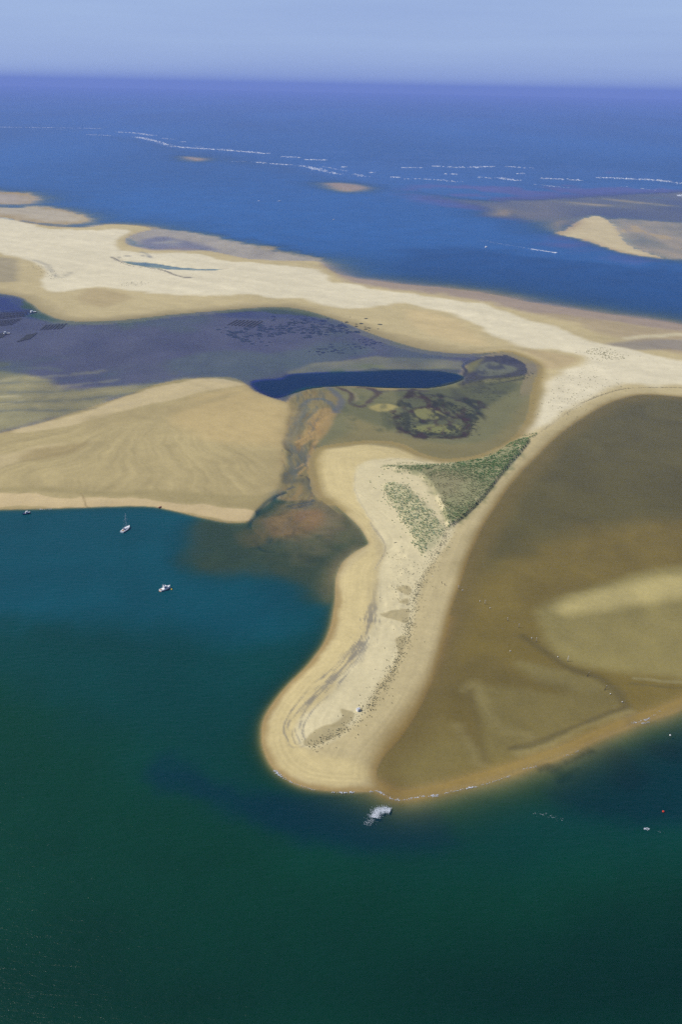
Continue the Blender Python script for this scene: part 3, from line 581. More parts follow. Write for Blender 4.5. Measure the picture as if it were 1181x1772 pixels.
class MB:
    def __init__(s): s.v = []; s.f = []
    def box(s, c, d, taper=1.0, shift=0.0):
        n = len(s.v)
        for zz, k, sh in ((-1, 1, 0), (1, taper, shift)):
            for xx, yy in ((-1, -1), (1, -1), (1, 1), (-1, 1)): s.v.append((c[0] + xx * d[0] / 2 * k + sh, c[1] + yy * d[1] / 2 * k, c[2] + zz * d[2] / 2))
        s.f += [tuple(n + i for i in q) for q in ((3, 2, 1, 0), (4, 5, 6, 7), (0, 1, 5, 4), (1, 2, 6, 5), (2, 3, 7, 6), (3, 0, 4, 7))]; return s
    def loft(s, secs, cap=True):
        n = len(s.v); m = len(secs[0])
        for q in secs: s.v += [tuple(p) for p in q]
        for i in range(len(secs) - 1):
            for j in range(m): s.f.append((n + i * m + j, n + i * m + (j + 1) % m, n + (i + 1) * m + (j + 1) % m, n + (i + 1) * m + j))
        if cap: s.f.append(tuple(n + j for j in range(m))[::-1]); s.f.append(tuple(n + (len(secs) - 1) * m + j for j in range(m)))
        return s
    def tube(s, p, q, r0, r1=None, k=8):
        p = Vector(p); q = Vector(q); d = (q - p).normalized(); r1 = r0 if r1 is None else r1
        a = d.orthogonal().normalized(); b = d.cross(a)
        return s.loft([[p + (a * math.cos(t) + b * math.sin(t)) * r for t in [2 * math.pi * i / k for i in range(k)]] if w == 0 else
                       [q + (a * math.cos(t) + b * math.sin(t)) * r1 for t in [2 * math.pi * i / k for i in range(k)]] for w, r in ((0, r0), (1, r1))])
    def lathe(s, prof, k=16, c=(0, 0, 0)):
        return s.loft([[(c[0] + r * math.cos(2 * math.pi * i / k), c[1] + r * math.sin(2 * math.pi * i / k), c[2] + z) for i in range(k)] for r, z in prof])
    def build(s, name, m, parent=None, smooth=False):
        me = bpy.data.meshes.new(name); me.from_pydata([tuple(v) for v in s.v], [], s.f); me.validate(); me.update()
        if smooth:
            for p in me.polygons: p.use_smooth = True
        me.materials.append(m)
        o = bpy.data.objects.new(name, me); C.objects.link(o)
        if parent: o.parent = parent
        return o
M_white = plain('white_gelcoat', (0.86, 0.86, 0.84), 0.25, 0.04, 1.0, 0.5)
M_cream = plain('cream_deck', (0.74, 0.70, 0.62), 0.5, 0.08)
M_glass = plain('tinted_glass', (0.02, 0.03, 0.04), 0.08, 0.1, 1, 0.6)
M_navy = plain('navy_paint', (0.015, 0.03, 0.11), 0.3, 0.1)
M_black = plain('black_plastic', (0.02, 0.02, 0.022), 0.4)
M_alu = plain('aluminium', (0.72, 0.73, 0.74), 0.35, 0.05)
M_canvas = plain('blue_canvas', (0.05, 0.09, 0.22), 0.8)
M_teak = plain('teak', (0.30, 0.17, 0.08), 0.6, 0.25, 3)
M_red = plain('red_plastic', (0.72, 0.06, 0.02), 0.4, 0.08)
M_yellow = plain('yellow_plastic', (0.85, 0.62, 0.05), 0.4, 0.08)
M_buoyw = plain('white_plastic', (0.80, 0.78, 0.72), 0.45, 0.08)
M_wood = plain('weathered_wood', (0.42, 0.38, 0.32), 0.85, 0.3, 4)
M_palew = plain('sun_bleached_wood', (0.70, 0.66, 0.56), 0.8, 0.2, 4)
M_dark = plain('tarred_iron', (0.035, 0.03, 0.028), 0.8, 0.3, 2)
M_maroon = plain('dark_red_paint', (0.16, 0.03, 0.02), 0.5, 0.25, 2)
M_skin = plain('skin', (0.45, 0.27, 0.19), 0.6, 0.05)
M_cloth = plain('dark_cloth', (0.035, 0.04, 0.06), 0.9, 0.15)
M_foam = plain('foam', (0.82, 0.84, 0.86), 0.9, 0.18, 0.5, 0.1)

def hull_secs(L, B, fb, draft, bow=2.2, sheer=0.25, n=14, transom=0.78):
    out = []
    for i in range(n):
        t = i / (n - 1); x = -L / 2 + L * t
        w = B / 2 * (transom + (1 - transom) * min(1, t / 0.4)) * (1 - max(0, (t - 0.45) / 0.55) ** bow)
        w = max(w, 0.02); top = fb * (1 + sheer * t * t * 2); keel = -draft * (1 - max(0, (t - 0.6) / 0.4) ** 2)
        out.append([(x, -w, top), (x, -w * 0.93, 0.25 * fb), (x, -w * 0.62, -draft * 0.5 * (1 - t * 0.5)), (x, 0, keel), (x, w * 0.62, -draft * 0.5 * (1 - t * 0.5)), (x, w * 0.93, 0.25 * fb), (x, w, top)])
    return out
def hull_part(root, L, B, fb, draft, m, **k): return MB().loft(hull_secs(L, B, fb, draft, **k)).build('hull', m, root)
def deck_part(root, L, B, fb, m, x0=0.0, **k):
    a = MB(); rows = []
    for s in hull_secs(L, B, fb, 0.3, **k):
        if s[0][0] < x0 - 0.3: continue
        x, w, top = s[0][0], s[6][1], s[0][2]
        rows.append([(x, -w * 0.95, top + 0.012), (x, w * 0.95, top + 0.012), (x, w * 0.9, top + 0.05), (x, -w * 0.9, top + 0.05)])
    return a.loft(rows).build('deck', m, root)
def heading(stern, bow):
    p = at(*stern); q = at(*bow); return math.atan2(q[1] - p[1], q[0] - p[0]), (p + q) / 2, float(np.hypot(*(q - p)[:2]))

def sailboat():
    rz, c, L = heading((210.5, 922), (224.5, 912.0)); L = min(max(L, 9), 13); B = L * 0.31
    r = tag(empty('sailboat', (c[0], c[1], 0), rz), 'white sailing yacht with bare mast anchored off the left beach', 'sailboat')
    hull_part(r, L, B, 1.15, 0.6, M_white); deck_part(r, L, B, 1.15, M_white, -L)
    MB().box((-L * 0.33, 0, 1.22), (L * 0.22, B * 0.5, 0.14)).build('cockpit', M_teak, r)
    cab = MB().box((L * 0.05, 0, 1.48), (L * 0.42, B * 0.55, 0.5), 0.84).build('cabin', M_white, r)
    for sgn in (-1, 1): MB().box((L * 0.05, sgn * B * 0.262, 1.5), (L * 0.28, 0.03, 0.18)).build('window', M_glass, cab)
    MB().box((-L * 0.16, 0, 1.9), (L * 0.10, B * 0.6, 0.5), 0.75).build('spray_hood', M_canvas, r)
    mast = MB().tube((L * 0.08, 0, 1.3), (L * 0.06, 0, 15.0), 0.13, 0.09).build('mast', M_alu, r)
    for hgt in (6.0, 10.0): MB().tube((L * 0.075, -0.9, hgt), (L * 0.075, 0.9, hgt), 0.04).build('spreader', M_alu, mast)
    MB().tube((L * 0.07, 0, 2.7), (-L * 0.32, 0, 2.8), 0.11).tube((L * 0.05, 0, 2.95), (-L * 0.31, 0, 2.98), 0.17).build('boom', M_white, r)
    MB().tube((L * 0.48, 0, 1.9), (L * 0.065, 0, 14.6), 0.03).tube((-L * 0.48, 0, 1.4), (L * 0.065, 0, 14.8), 0.02).tube((L * 0.06, B * .45, 1.3), (L * 0.065, 0, 13.5), 0.02).tube((L * 0.06, -B * .45, 1.3), (L * 0.065, 0, 13.5), 0.02).build('rigging', M_alu, r)
    MB().box((-L * 0.49, 0, 0.5), (0.25, 0.08, 1.6)).build('rudder', M_white, r)
def cruiser():
    rz, c, L = heading((277.0, 1023.5), (294.5, 1016.5)); L = min(max(L, 9), 12.5); B = L * 0.32
    r = tag(empty('motor_cruiser', (c[0], c[1], 0), rz), 'white motor cruiser with flying bridge beside a yellow buoy', 'motorboat')
    hull_part(r, L, B, 1.25, 0.5, M_white, bow=2.6, sheer=0.3, transom=0.9); deck_part(r, L, B, 1.25, M_white, -L * 0.12, bow=2.6, sheer=0.3, transom=0.9)
    MB().box((-L * 0.32, 0, 1.1), (L * 0.3, B * 0.72, 0.35)).build('cockpit', M_teak, r)
    cab = MB().box((L * 0.02, 0, 2.0), (L * 0.36, B * 0.68, 1.3), 0.86, -0.15).build('cabin', M_white, r)
    MB().box((L * 0.19, 0, 2.1), (0.06, B * 0.55, 0.6)).build('windscreen', M_glass, cab)
    for sgn in (-1, 1): MB().box((0, sgn * B * 0.328, 2.1), (L * 0.26, 0.06, 0.5)).build('window', M_glass, cab)
    fly = MB().box((-L * 0.05, 0, 2.95), (L * 0.24, B * 0.6, 0.55), 1.08).build('flying_bridge', M_white, r)
    MB().box((-L * 0.07, 0, 3.30), (L * 0.10, B * 0.35, 0.25)).build('helm_seat', M_navy, fly)
    MB().tube((-L * 0.14, -B * .28, 2.9), (-L * 0.17, -B * .28, 4.3), 0.05).tube((-L * 0.14, B * .28, 2.9), (-L * 0.17, B * .28, 4.3), 0.05).tube((-L * 0.17, -B * .28, 4.3), (-L * 0.17, B * .28, 4.3), 0.06).tube((-L * .17, 0, 4.3), (-L * .17, 0, 6.2), 0.03).build('radar_arch', M_white, r)
    MB().tube((L * 0.2, -B * .34, 2.0), (L * 0.49, 0, 2.5), 0.03).tube((L * 0.2, B * .34, 2.0), (L * 0.49, 0, 2.5), 0.03).build('bow_rail', M_alu, r)
    MB().box((-L * 0.53, 0, 0.25), (L * 0.07, B * 0.8, 0.08)).build('swim_platform', M_teak, r)
def motorboat(u, v, L, rz, label, hullm=None, open_=False, group=None, name='motorboat', cat='motorboat'):
    p = at(u, v); B = L * 0.36
    r = tag(empty(name, (p[0], p[1], max(0.0, zat(p[0], p[1]))), rz), label, cat, group)
    hull_part(r, L, B, 0.14 * L ** 0.9 + 0.15, 0.3, hullm or M_white, transom=0.9)
    fb = 0.14 * L ** 0.9 + 0.15
    deck_part(r, L, B, fb, M_white, L * 0.05, transom=0.9)
    if not open_:
        cab = MB().box((L * 0.02, 0, fb + 0.75), (L * 0.34, B * 0.66, 1.5), 0.86, -0.08).build('cabin', M_white, r)
        for sgn in (-1, 1): MB().box((0, sgn * B * 0.315, fb + 0.95), (L * 0.24, 0.05, 0.45)).build('window', M_glass, cab)
    else:
        MB().box((0, 0, fb + 0.3), (0.8, 0.7, 1.0), 0.8).build('console', M_white, r)
    MB().box((-L * 0.12, 0, fb + 0.04), (L * 0.22, B * 0.7, 0.16)).build('cockpit', M_cream, r)
    MB().box((-L * 0.53, 0, 0.5), (0.45, 0.4, 1.1), 0.8).build('outboard_motor', M_black, r)
    return r
def barge(u, v, L, rz, label):
    p = at(u, v); r = tag(empty('oyster_barge', (p[0], p[1], max(0, zat(p[0], p[1]))), rz), label, 'barge', None)
    MB().box((0, 0, 0.35), (L, L * 0.32, 0.9), 1.04).build('hull', M_dark, r)
    MB().box((0, 0, 0.86), (L * 0.97, L * 0.31, 0.12)).build('deck', M_alu, r)
    cab = MB().box((-L * 0.22, 0, 2.1), (L * 0.28, L * 0.26, 2.4), 0.95).build('wheelhouse', M_white, r)
    MB().box((-L * 0.22 + L * 0.141, 0, 2.5), (0.06, L * 0.2, 0.7)).build('window', M_glass, cab)
    MB().box((-L * 0.53, 0, 0.9), (0.5, 0.5, 1.3), 0.8).build('outboard_motor', M_black, r)
sailboat(); cruiser()
motorboat(46, 889, 6.5, 0.5, 'small white motorboat with navy hull moored close to the left beach', M_navy)
motorboat(484, 348.5, 11, 0.3, 'white motorboat in the far channel, brighter of the left pair')
motorboat(448, 348, 7, 2.8, 'tiny pale motorboat in the far channel left of a brighter one')
motorboat(578, 380.5, 6, 0.6, 'tiny pale motorboat alone in the middle of the far channel')
motorboat(842, 428, 11.5, 1.1, 'white motorboat drifting in the blue channel left of a speedboat')
q0 = at(925, 431); q1 = at(963, 437.5)
motorboat(963, 437.5, 8.5, math.atan2(q1[1] - q0[1], q1[0] - q0[0]), 'white speedboat under way at the head of a long wake', None, True, name='speedboat', cat='speedboat')
barge(57, 540.5, 11, 0.7, 'dark oyster barge with white wheelhouse beside the largest rack beds')
barge(11, 577.5, 10, 0.4, 'oyster barge with white wheelhouse near the left picture edge')

# beached dinghy, shelter, driftwood
def dinghy(u, v):
    p = at(u, v, 0.6); z = zat(p[0], p[1])
    r = tag(empty('dinghy', (p[0], p[1], z + 0.1), 0.9), 'small dark red dinghy pulled up on the pale left beach', 'dinghy')
    hull_part(r, 3.2, 1.5, 0.6, 0.25, M_maroon, transom=0.85); MB().box((-0.3, 0, 0.52), (2.0, 1.1, 0.12)).build('floorboards', M_dark, r)
    for x in (-0.9, 0.35): MB().box((x, 0, 0.64), (0.28, 1.2, 0.07)).build('thwart', M_teak, r)
dinghy(277, 877)
def shelter(u, v):
    p = at(u, v, 2.2); z = zat(p[0], p[1])
    r = tag(empty('beach_shelter', (p[0], p[1], z), 0.75), 'small white shelter on the spit beside the line of grass tufts', 'shelter')
    MB().box((0, 0, 0.75), (2.0, 1.5, 1.6), 0.97).build('wall', M_white, r)
    MB().loft([[(-1.1, -0.9, 1.55), (-1.1, 0.9, 1.55), (-1.1, 0, 2.2)], [(1.1, -0.9, 1.55), (1.1, 0.9, 1.55), (1.1, 0, 2.2)]]).build('roof', M_white, r)
    MB().box((0.4, -0.752, 0.65), (0.6, 0.04, 1.2)).build('door', M_dark, r)
shelter(620, 1229)
def log(u, v, L, rz, label):
    p = at(u, v, 2); o = MB().tube((-L / 2, 0, 0.15), (0, 0.12, 0.2), 0.16, 0.2).tube((0, 0.12, 0.2), (L / 2, 0, 0.3), 0.2, 0.10).tube((0.3, 0.1, 0.2), (0.8, 0.7, 0.5), 0.08, 0.04).build('driftwood', M_dark)
    o.location = (p[0], p[1], zat(p[0], p[1])); o.rotation_euler = (0, 0, rz); tag(o, label, 'driftwood')
log(685, 938, 2.6, 0.4, 'dark driftwood log lying alone on pale sand left of the dunes')

# buoys and floats
def buoy(u, v, rad, m, name, label, cat='buoy', group=None, topmark=True):
    p = at(u, v); z = max(0.0, zat(p[0], p[1]))
    r = tag(empty(name, (p[0], p[1], z)), label, cat, group)
    prof = [(rad * math.sin(a), -rad * math.cos(a) + rad * 0.45) for a in [math.pi * (0.02 + 0.96 * i / 9) for i in range(10)]]
    MB().lathe(prof).build('float', m, r, True)
    if topmark: MB().tube((0, 0, rad * 1.4), (0, 0, rad * 1.75), rad * 0.12).build('mooring_eye', M_dark, r)
    MB().lathe([(rad * 1.01, 0.04), (rad * 1.04, 0.1), (rad * 1.01, 0.16)]).build('weed_band', M_dark, r)
buoy(297, 1020.5, 0.65, M_yellow, 'mooring_buoy', 'small yellow mooring buoy just off the bow of the white cruiser')
buoy(1149, 1405, 0.6, M_red, 'mooring_buoy', 'orange red mooring buoy in dark water near the right edge')
buoy(1161, 1273, 0.55, M_buoyw, 'mooring_buoy', 'whitish mooring buoy off the brown bank at the right edge')
floats = [((801, 1021.5), 'white net float nearest the beach on the right'), ((831.5, 1040.5), 'white net float just left of the second stake'), ((849, 1052.5), 'white net float between the second and third stakes'),
    ((921, 1104.5), 'white net float left of the stake by the pale underwater bank'), ((884, 1127), 'faint white float on the brown shallows away from the stakes'), ((966.5, 1137), 'white net float left of the tallest leaning stake'),
    ((1057.5, 1201), 'white net float at the creek end, nearer the leaning poles'), ((1078, 1215), 'last white net float before the outer waterline')]
for (u, v), lb in floats: buoy(u, v, 0.38, M_buoyw, 'net_float', lb, 'float', 'floats along the fish trap', False)
buoy(749, 1000, 0.3, M_buoyw, 'washed_up_float', 'white float washed up on the beach above two walkers', 'float', None, False)
buoy(677, 1166, 0.3, M_buoyw, 'washed_up_float', 'white float lying among the dark tufts on the spit', 'float', None, False)

# stakes of the fish trap
def stake(u, v, h, lean, az, m, label):
    p = at(u, v); z = zat(p[0], p[1])
    tip = (math.cos(az) * lean, math.sin(az) * lean, h)
    r = tag(empty('stake', (p[0], p[1], z)), label, 'stake', 'stakes of the fish trap')
    MB().tube((0, 0, -0.6), tip, 0.19, 0.13).build('pole', m, r)
    MB().tube((tip[0] * .96, tip[1] * .96, h * .96), (tip[0] * 1.02, tip[1] * 1.02, h * 1.06), 0.22, 0.15).build('marker_cap', M_buoyw, r)
    MB().tube((tip[0] * .05, tip[1] * .05, h * .05), (tip[0] * .2, tip[1] * .2, h * .2), 0.24, 0.24).build('weed_collar', M_dark, r)
stake(794, 1019, 2.8, 0.2, 1.5, M_palew, 'pale stake closest to the beach, first of its line')
stake(840, 1045, 3.2, 0.1, 0.5, M_palew, 'bright stake standing between two white floats')
stake(879.5, 1074, 2.6, 0.2, 2.0, M_wood, 'dull grey stake midway along the line, third from the beach')
stake(899, 1085.5, 3.0, 0.1, 1.0, M_wood, 'grey stake fourth from the beach over the brown shallows')
stake(929, 1110.5, 3.2, 0.3, 1.2, M_wood, 'brownish stake at the tip of the pale underwater bank')
stake(983, 1144, 3.6, 0.9, 0.9, M_palew, 'tall white stake leaning right beside the dark creek')
stake(1017, 1170, 1.8, 2.2, 0.8, M_dark, 'dark pole leaning low over the creek, nearer the white stake')
stake(1047, 1194, 2.2, 2.6, 0.8, M_dark, 'longer dark pole leaning over the creek near its mouth')

# oyster racks on the flats
def rack(P, Q, wid, label, group):
    p = at(*P); q = at(*Q); d = q - p; L = float(np.hypot(d[0], d[1])); rz = math.atan2(d[1], d[0]); c = (p + q) / 2
    b = MB(); n = max(3, int(L / 5)); rnd = random.Random(int(P[0] * 13 + P[1] * 7))
    for i in range(n):
        x = -L / 2 + L * (i + 0.5) / n
        w = wid * rnd.uniform(0.75, 1.1)
        if i == 0: b.tube((-L / 2, 0, 0.56), (L / 2, 0, 0.56), 0.08)
        b.box((x, rnd.uniform(-.3, .3), 0.62), (L / n * 0.86, w, 0.22), 0.9)
        for sx in (-1, 1):
            for sy in (-1, 1): b.box((x + sx * L / n * 0.36, sy * w * 0.4, 0.2), (0.12, 0.12, 0.7))
    o = b.build('oyster_rack', M_rack); o.location = (c[0], c[1], zat(c[0], c[1])); o.rotation_euler = (0, 0, rz)
    tag(o, label, 'oyster rack', group)
M_rack = plain('oyster_bags', (0.045, 0.052, 0.07), 0.8, 0.3, 0.3)
for k in range(7):
    t = k / 6; rack((-30, 542 + 13 * t), (57 - 14 * t - 4 * (k % 2), 535.2 + 11.6 * t), 3.4, 'long dark oyster rack row in the large bed beside the barge', 'oyster racks in the largest bed')
for k in range(5):
    t = k / 4; rack((-30, 558 + 9 * t), (38 - 16 * t, 551.5 + 9.5 * t), 3.2, 'long dark oyster rack row in the second bed from the barge', 'oyster racks in the second bed')
for k in range(7): rack((70 + k * 5.6, 571 - 0.35 * k), (80.5 + k * 5.6, 561.8 - 0.35 * k), 3.0, 'short slanting oyster rack row right of the two barges', 'short oyster racks below the sand bar')
for k in range(6): rack((30 + k * 4.0, 591.5 - 1.6 * k * 0.6), (47 + k * 3.2, 579 - 0.9 * k * 0.6), 2.4, 'faint slanting oyster rack row in the bed right of the left edge barge', 'faint oyster racks below the barges')
for k in range(4): rack((-10 + k * 4.2, 587 - 1.0 * k), (0 + k * 4.2, 577 - 0.8 * k), 2.6, 'dark oyster rack row touching the left picture edge', 'oyster racks at the left edge')
for k in range(8): rack((394 + k * 6.2, 562.5 + 0.5 * k), (411 + k * 6.2, 553.3 + 0.35 * k), 3.0, 'slanting oyster rack row in the middle of the purple flat', 'oyster racks on the middle flat')

# two walkers
def person(u, v, rz, label):
    p = at(u, v, 1.2); z = zat(p[0], p[1])
    pts = [((0, 0, .95), .15), ((0, 0, 1.2), .14), ((0, 0, 1.42), .15), ((0, 0, 1.52), .06), ((0.02, 0, 1.66), .10), ((0.02, 0, 1.76), .07),
           ((0, .1, .88), .10), ((.12, .1, .5), .07), ((.02, .1, .08), .045), ((.14, .1, .04), .035), ((0, -.1, .88), .10), ((-.05, -.1, .5), .07), ((-.22, -.1, .1), .045), ((-.10, -.1, .04), .035),
           ((0, .2, 1.42), .07), ((-.06, .26, 1.14), .045), ((.06, .27, .9), .035), ((0, -.2, 1.42), .07), ((.1, -.26, 1.15), .045), ((.24, -.26, .95), .035)]
    ed = [(0, 1), (1, 2), (2, 3), (3, 4), (4, 5), (0, 6), (6, 7), (7, 8), (8, 9), (0, 10), (10, 11), (11, 12), (12, 13), (2, 14), (14, 15), (15, 16), (2, 17), (17, 18), (18, 19)]
    me = bpy.data.meshes.new('person'); me.from_pydata([a for a, _ in pts], ed, [])
    o = bpy.data.objects.new('person', me); C.objects.link(o); o.location = (p[0], p[1], z); o.rotation_euler = (0, 0, rz)
    sk = o.modifiers.new('skin', 'SKIN'); lay = me.skin_vertices[0] if me.skin_vertices else None
    if lay is None:
        bmx = bmesh.new(); bmx.from_mesh(me); bmx.verts.layers.skin.verify(); bmx.to_mesh(me); bmx.free(); lay = me.skin_vertices[0]
    for i, (_, r) in enumerate(pts): lay.data[i].radius = (r, r)
    lay.data[0].use_root = True
    o.modifiers.new('sub', 'SUBSURF').levels = 1; me.materials.append(M_skin)
    tag(o, label, 'person')
    MB().lathe([(.19, .80), (.19, .98), (.17, 1.2), (.22, 1.40), (.12, 1.49)], 12).build('jacket', M_cloth, o, True)
    for yy, x in ((.1, .1), (-.1, -.06)): MB().tube((0, yy, .9), (x, yy, .48), .125, .10).tube((x, yy, .48), ((.02 if yy > 0 else -.21), yy, .13), .10, .075).build('trouser_leg', M_cloth, o)
    MB().lathe([(.02, 1.80), (.09, 1.78), (.115, 1.70), (.11, 1.64)], 12, (0, 0, 0)).build('hair', M_dark, o, True)
person(765.5, 1009, 2.2, 'dark clothed walker on the right beach, the one farther from the water')
person(770.5, 1012, 2.2, 'dark clothed walker on the right beach, the one nearer the brown water')

# ------------------------------------------------------------------ scattered growth, weed and foam (stuff)
def soup(name, V, F, colr, mtl, label):
    me = bpy.data.meshes.new(name); n = len(V); k = F.shape[1]; nf = len(F)
    me.vertices.add(n); me.loops.add(nf * k); me.polygons.add(nf)
    me.vertices.foreach_set('co', V.astype(np.float32).ravel()); me.loops.foreach_set('vertex_index', F.astype(np.int32).ravel())
    me.polygons.foreach_set('loop_start', np.arange(0, nf * k, k, dtype=np.int32)); me.update(calc_edges=True)
    if colr is not None:
        a = me.attributes.new('tint', 'FLOAT_COLOR', 'POINT'); a.data.foreach_set('color', np.concatenate([colr, np.ones((n, 1))], 1).astype(np.float32).ravel())
    me.materials.append(mtl); o = bpy.data.objects.new(name, me); C.objects.link(o); o['kind'] = 'stuff'; o['label'] = label; return o
def tint_material(name, rough=0.9):
    m, t, o = mat(name); a = N(t, 'ShaderNodeAttribute', attribute_name='tint'); p = N(t, 'ShaderNodeBsdfPrincipled'); p.inputs['Roughness'].default_value = rough
    p.inputs['Specular IOR Level'].default_value = 0.15; t.links.new(a.outputs['Color'], p.inputs['Base Color']); t.links.new(p.outputs[0], o.inputs['Surface']); return m
M_grass = tint_material('marram_grass'); M_weed = tint_material('seaweed', 0.7)
rng = np.random.default_rng(5)
def in_poly(P, x, y):
    ins = np.zeros(len(x), bool)
    for i in range(len(P)):
        p, q = P[i], P[(i + 1) % len(P)]
        c = (p[1] > y) != (q[1] > y)
        with np.errstate(divide='ignore', invalid='ignore'): xc = p[0] + (y - p[1]) * (q[0] - p[0]) / (q[1] - p[1])
        ins ^= c & (x < xc)
    return ins
def pick(px, n, z=0.0):
    P = world_line(px, True, z); lo, hi = P.min(0), P.max(0)
    x = rng.uniform(lo[0], hi[0], n * 4); y = rng.uniform(lo[1], hi[1], n * 4); m = in_poly(P, x, y); return x[m][:n], y[m][:n]
zv = np.vectorize(zat)
def tufts(x, y, w, h, col, rot=None):
    """every tuft: five leaning leaf blades fanned round its root"""
    n = len(x); z = zv(x, y); V = []; K = []
    base = rng.uniform(0, 2 * np.pi, n) if rot is None else rot
    for k in range(5):
        a = base + k * 2 * np.pi / 5 + rng.uniform(-.4, .4, n); ca, sa = np.cos(a), np.sin(a); ln = w * rng.uniform(.6, 1.15, n) * .5; hh = h * rng.uniform(.6, 1.1, n); bw = w * 0.20
        V.append(np.stack([np.stack([x - sa * bw, y + ca * bw, z - .05], -1), np.stack([x + sa * bw, y - ca * bw, z - .05], -1),
                           np.stack([x + ca * ln * .6 + sa * bw * .9, y + sa * ln * .6 - ca * bw * .9, z + hh * .75], -1), np.stack([x + ca * ln - sa * bw * .3, y + sa * ln + ca * bw * .3, z + hh], -1)], 1))
        K.append(np.repeat(col[:, None, :] * rng.uniform(.75, 1.25, (n, 1, 1)), 4, 1))
    V = np.concatenate(V).reshape(-1, 3); K = np.concatenate(K).reshape(-1, 3)
    return V, np.arange(len(V)).reshape(-1, 4), np.clip(K, 0, 1)
def join(parts):
    V, F, K, o = [], [], [], 0
    for v, f, k in parts: V.append(v); F.append(f + o); K.append(k); o += len(v)
    return np.concatenate(V), np.concatenate(F), np.concatenate(K)
def cols(n, a, b, t=None):
    t = rng.uniform(0, 1, n) if t is None else t
    return lin(a)[None] * (1 - t[:, None]) + lin(b)[None] * t[:, None]
parts = []
G1W = [(650, 800), (720, 795), (850, 775), (885, 755), (930, 748), (920, 775), (850, 865), (790, 915), (770, 915), (700, 845)]
x, y = pick(G1W, 19000, 2.5); nz = fbm(x / 9, y / 12, 5); mid = at(772, 848, 2.5); dm = np.hypot((x - mid[0]) / 45, (y - mid[1]) / 60)
d1_, i1_, _ = line_dist(x, y, world_line(G1, True, 2.5), True, 20); e1_ = np.where(i1_, d1_, -d1_); rgt = sstep((x - mid[0]) * 0.8 - (y - mid[1]) * 0.35, -8, 12); e1_ = e1_ + (1 - rgt) * 5 * fbm(x / 7, y / 10, 15, 3)
gap, _, _ = line_dist(x, y, world_line([(680, 824), (705, 823), (735, 820), (758, 811)], False, 2.5), False, 20); gap2, _, _ = line_dist(x, y, world_line([(820, 803), (845, 795), (870, 782), (890, 772)], False, 2.5), False, 20)
fine = fbm(x / 3, y / 4, 25, 3)
pr = (0.30 + 0.6 * sstep(dm, 0.3, 0.9) + 0.75 * nz) * sstep(e1_, -1.5 - 4 * (1 - rgt), 1 + 9 * (1 - rgt)) * sstep(gap + 3 * fine, 1.5, 5) * np.where(gap2 < 7, sstep(fine, -.25, .35), 1)
keep = rng.uniform(0, 1, len(x)) < np.clip(pr, 0, 1) * np.clip(0.75 + fine, 0.1, 1); x, y, dm = x[keep], y[keep], dm[keep]
parts.append(tufts(x, y, rng.uniform(.8, 1.9, len(x)), rng.uniform(.4, .85, len(x)), cols(len(x), (170, 164, 124), (110, 140, 88), np.clip(dm - 0.3 + rng.uniform(-.3, .3, len(dm)), 0, 1))))
G2W = [(640, 830), (692, 815), (740, 850), (790, 905), (760, 975), (715, 985), (680, 915)]
x, y = pick(G2W, 11000, 2.5); nz = fbm((x + y * .3) / 5, (y - x * .3) / 2.5, 8, 3); d2_, i2_, _ = line_dist(x, y, world_line(G2, True, 2.5), True, 20); e2_ = np.where(i2_, d2_, -d2_) + 5 * fbm(x / 8, y / 12, 9, 3)
keep = (nz + 0.15 > rng.uniform(-.5, .6, len(x))) & (rng.uniform(0, 1, len(x)) < 0.02 + 0.6 * sstep(e2_, -4, 5)); x, y = x[keep], y[keep]
parts.append(tufts(x, y, rng.uniform(.8, 2.0, len(x)), rng.uniform(.4, .9, len(x)), cols(len(x), (146, 164, 132), (184, 188, 134))))
V_px = [(777, 912), (757, 955), (737, 990), (723, 1020), (713, 1060), (704, 1100), (690, 1140), (672, 1175), (650, 1205), (630, 1232), (600, 1258), (570, 1275), (535, 1295)]
def along(px, n, spread, z=2.0, closed=False):
    P = world_line(px, False, z, 6); seg = np.diff(P, axis=0); L = np.hypot(seg[:, 0], seg[:, 1]); cs = np.concatenate([[0], np.cumsum(L)]); t = rng.uniform(0, cs[-1], n)
    i = np.clip(np.searchsorted(cs, t) - 1, 0, len(L) - 1); f = (t - cs[i]) / L[i]; p = P[i] + seg[i] * f[:, None]; nn = np.stack([-seg[i, 1], seg[i, 0]], -1) / L[i][:, None]
    o = rng.normal(0, 1, n) * spread; return p[:, 0] + nn[:, 0] * o, p[:, 1] + nn[:, 1] * o, t / cs[-1]
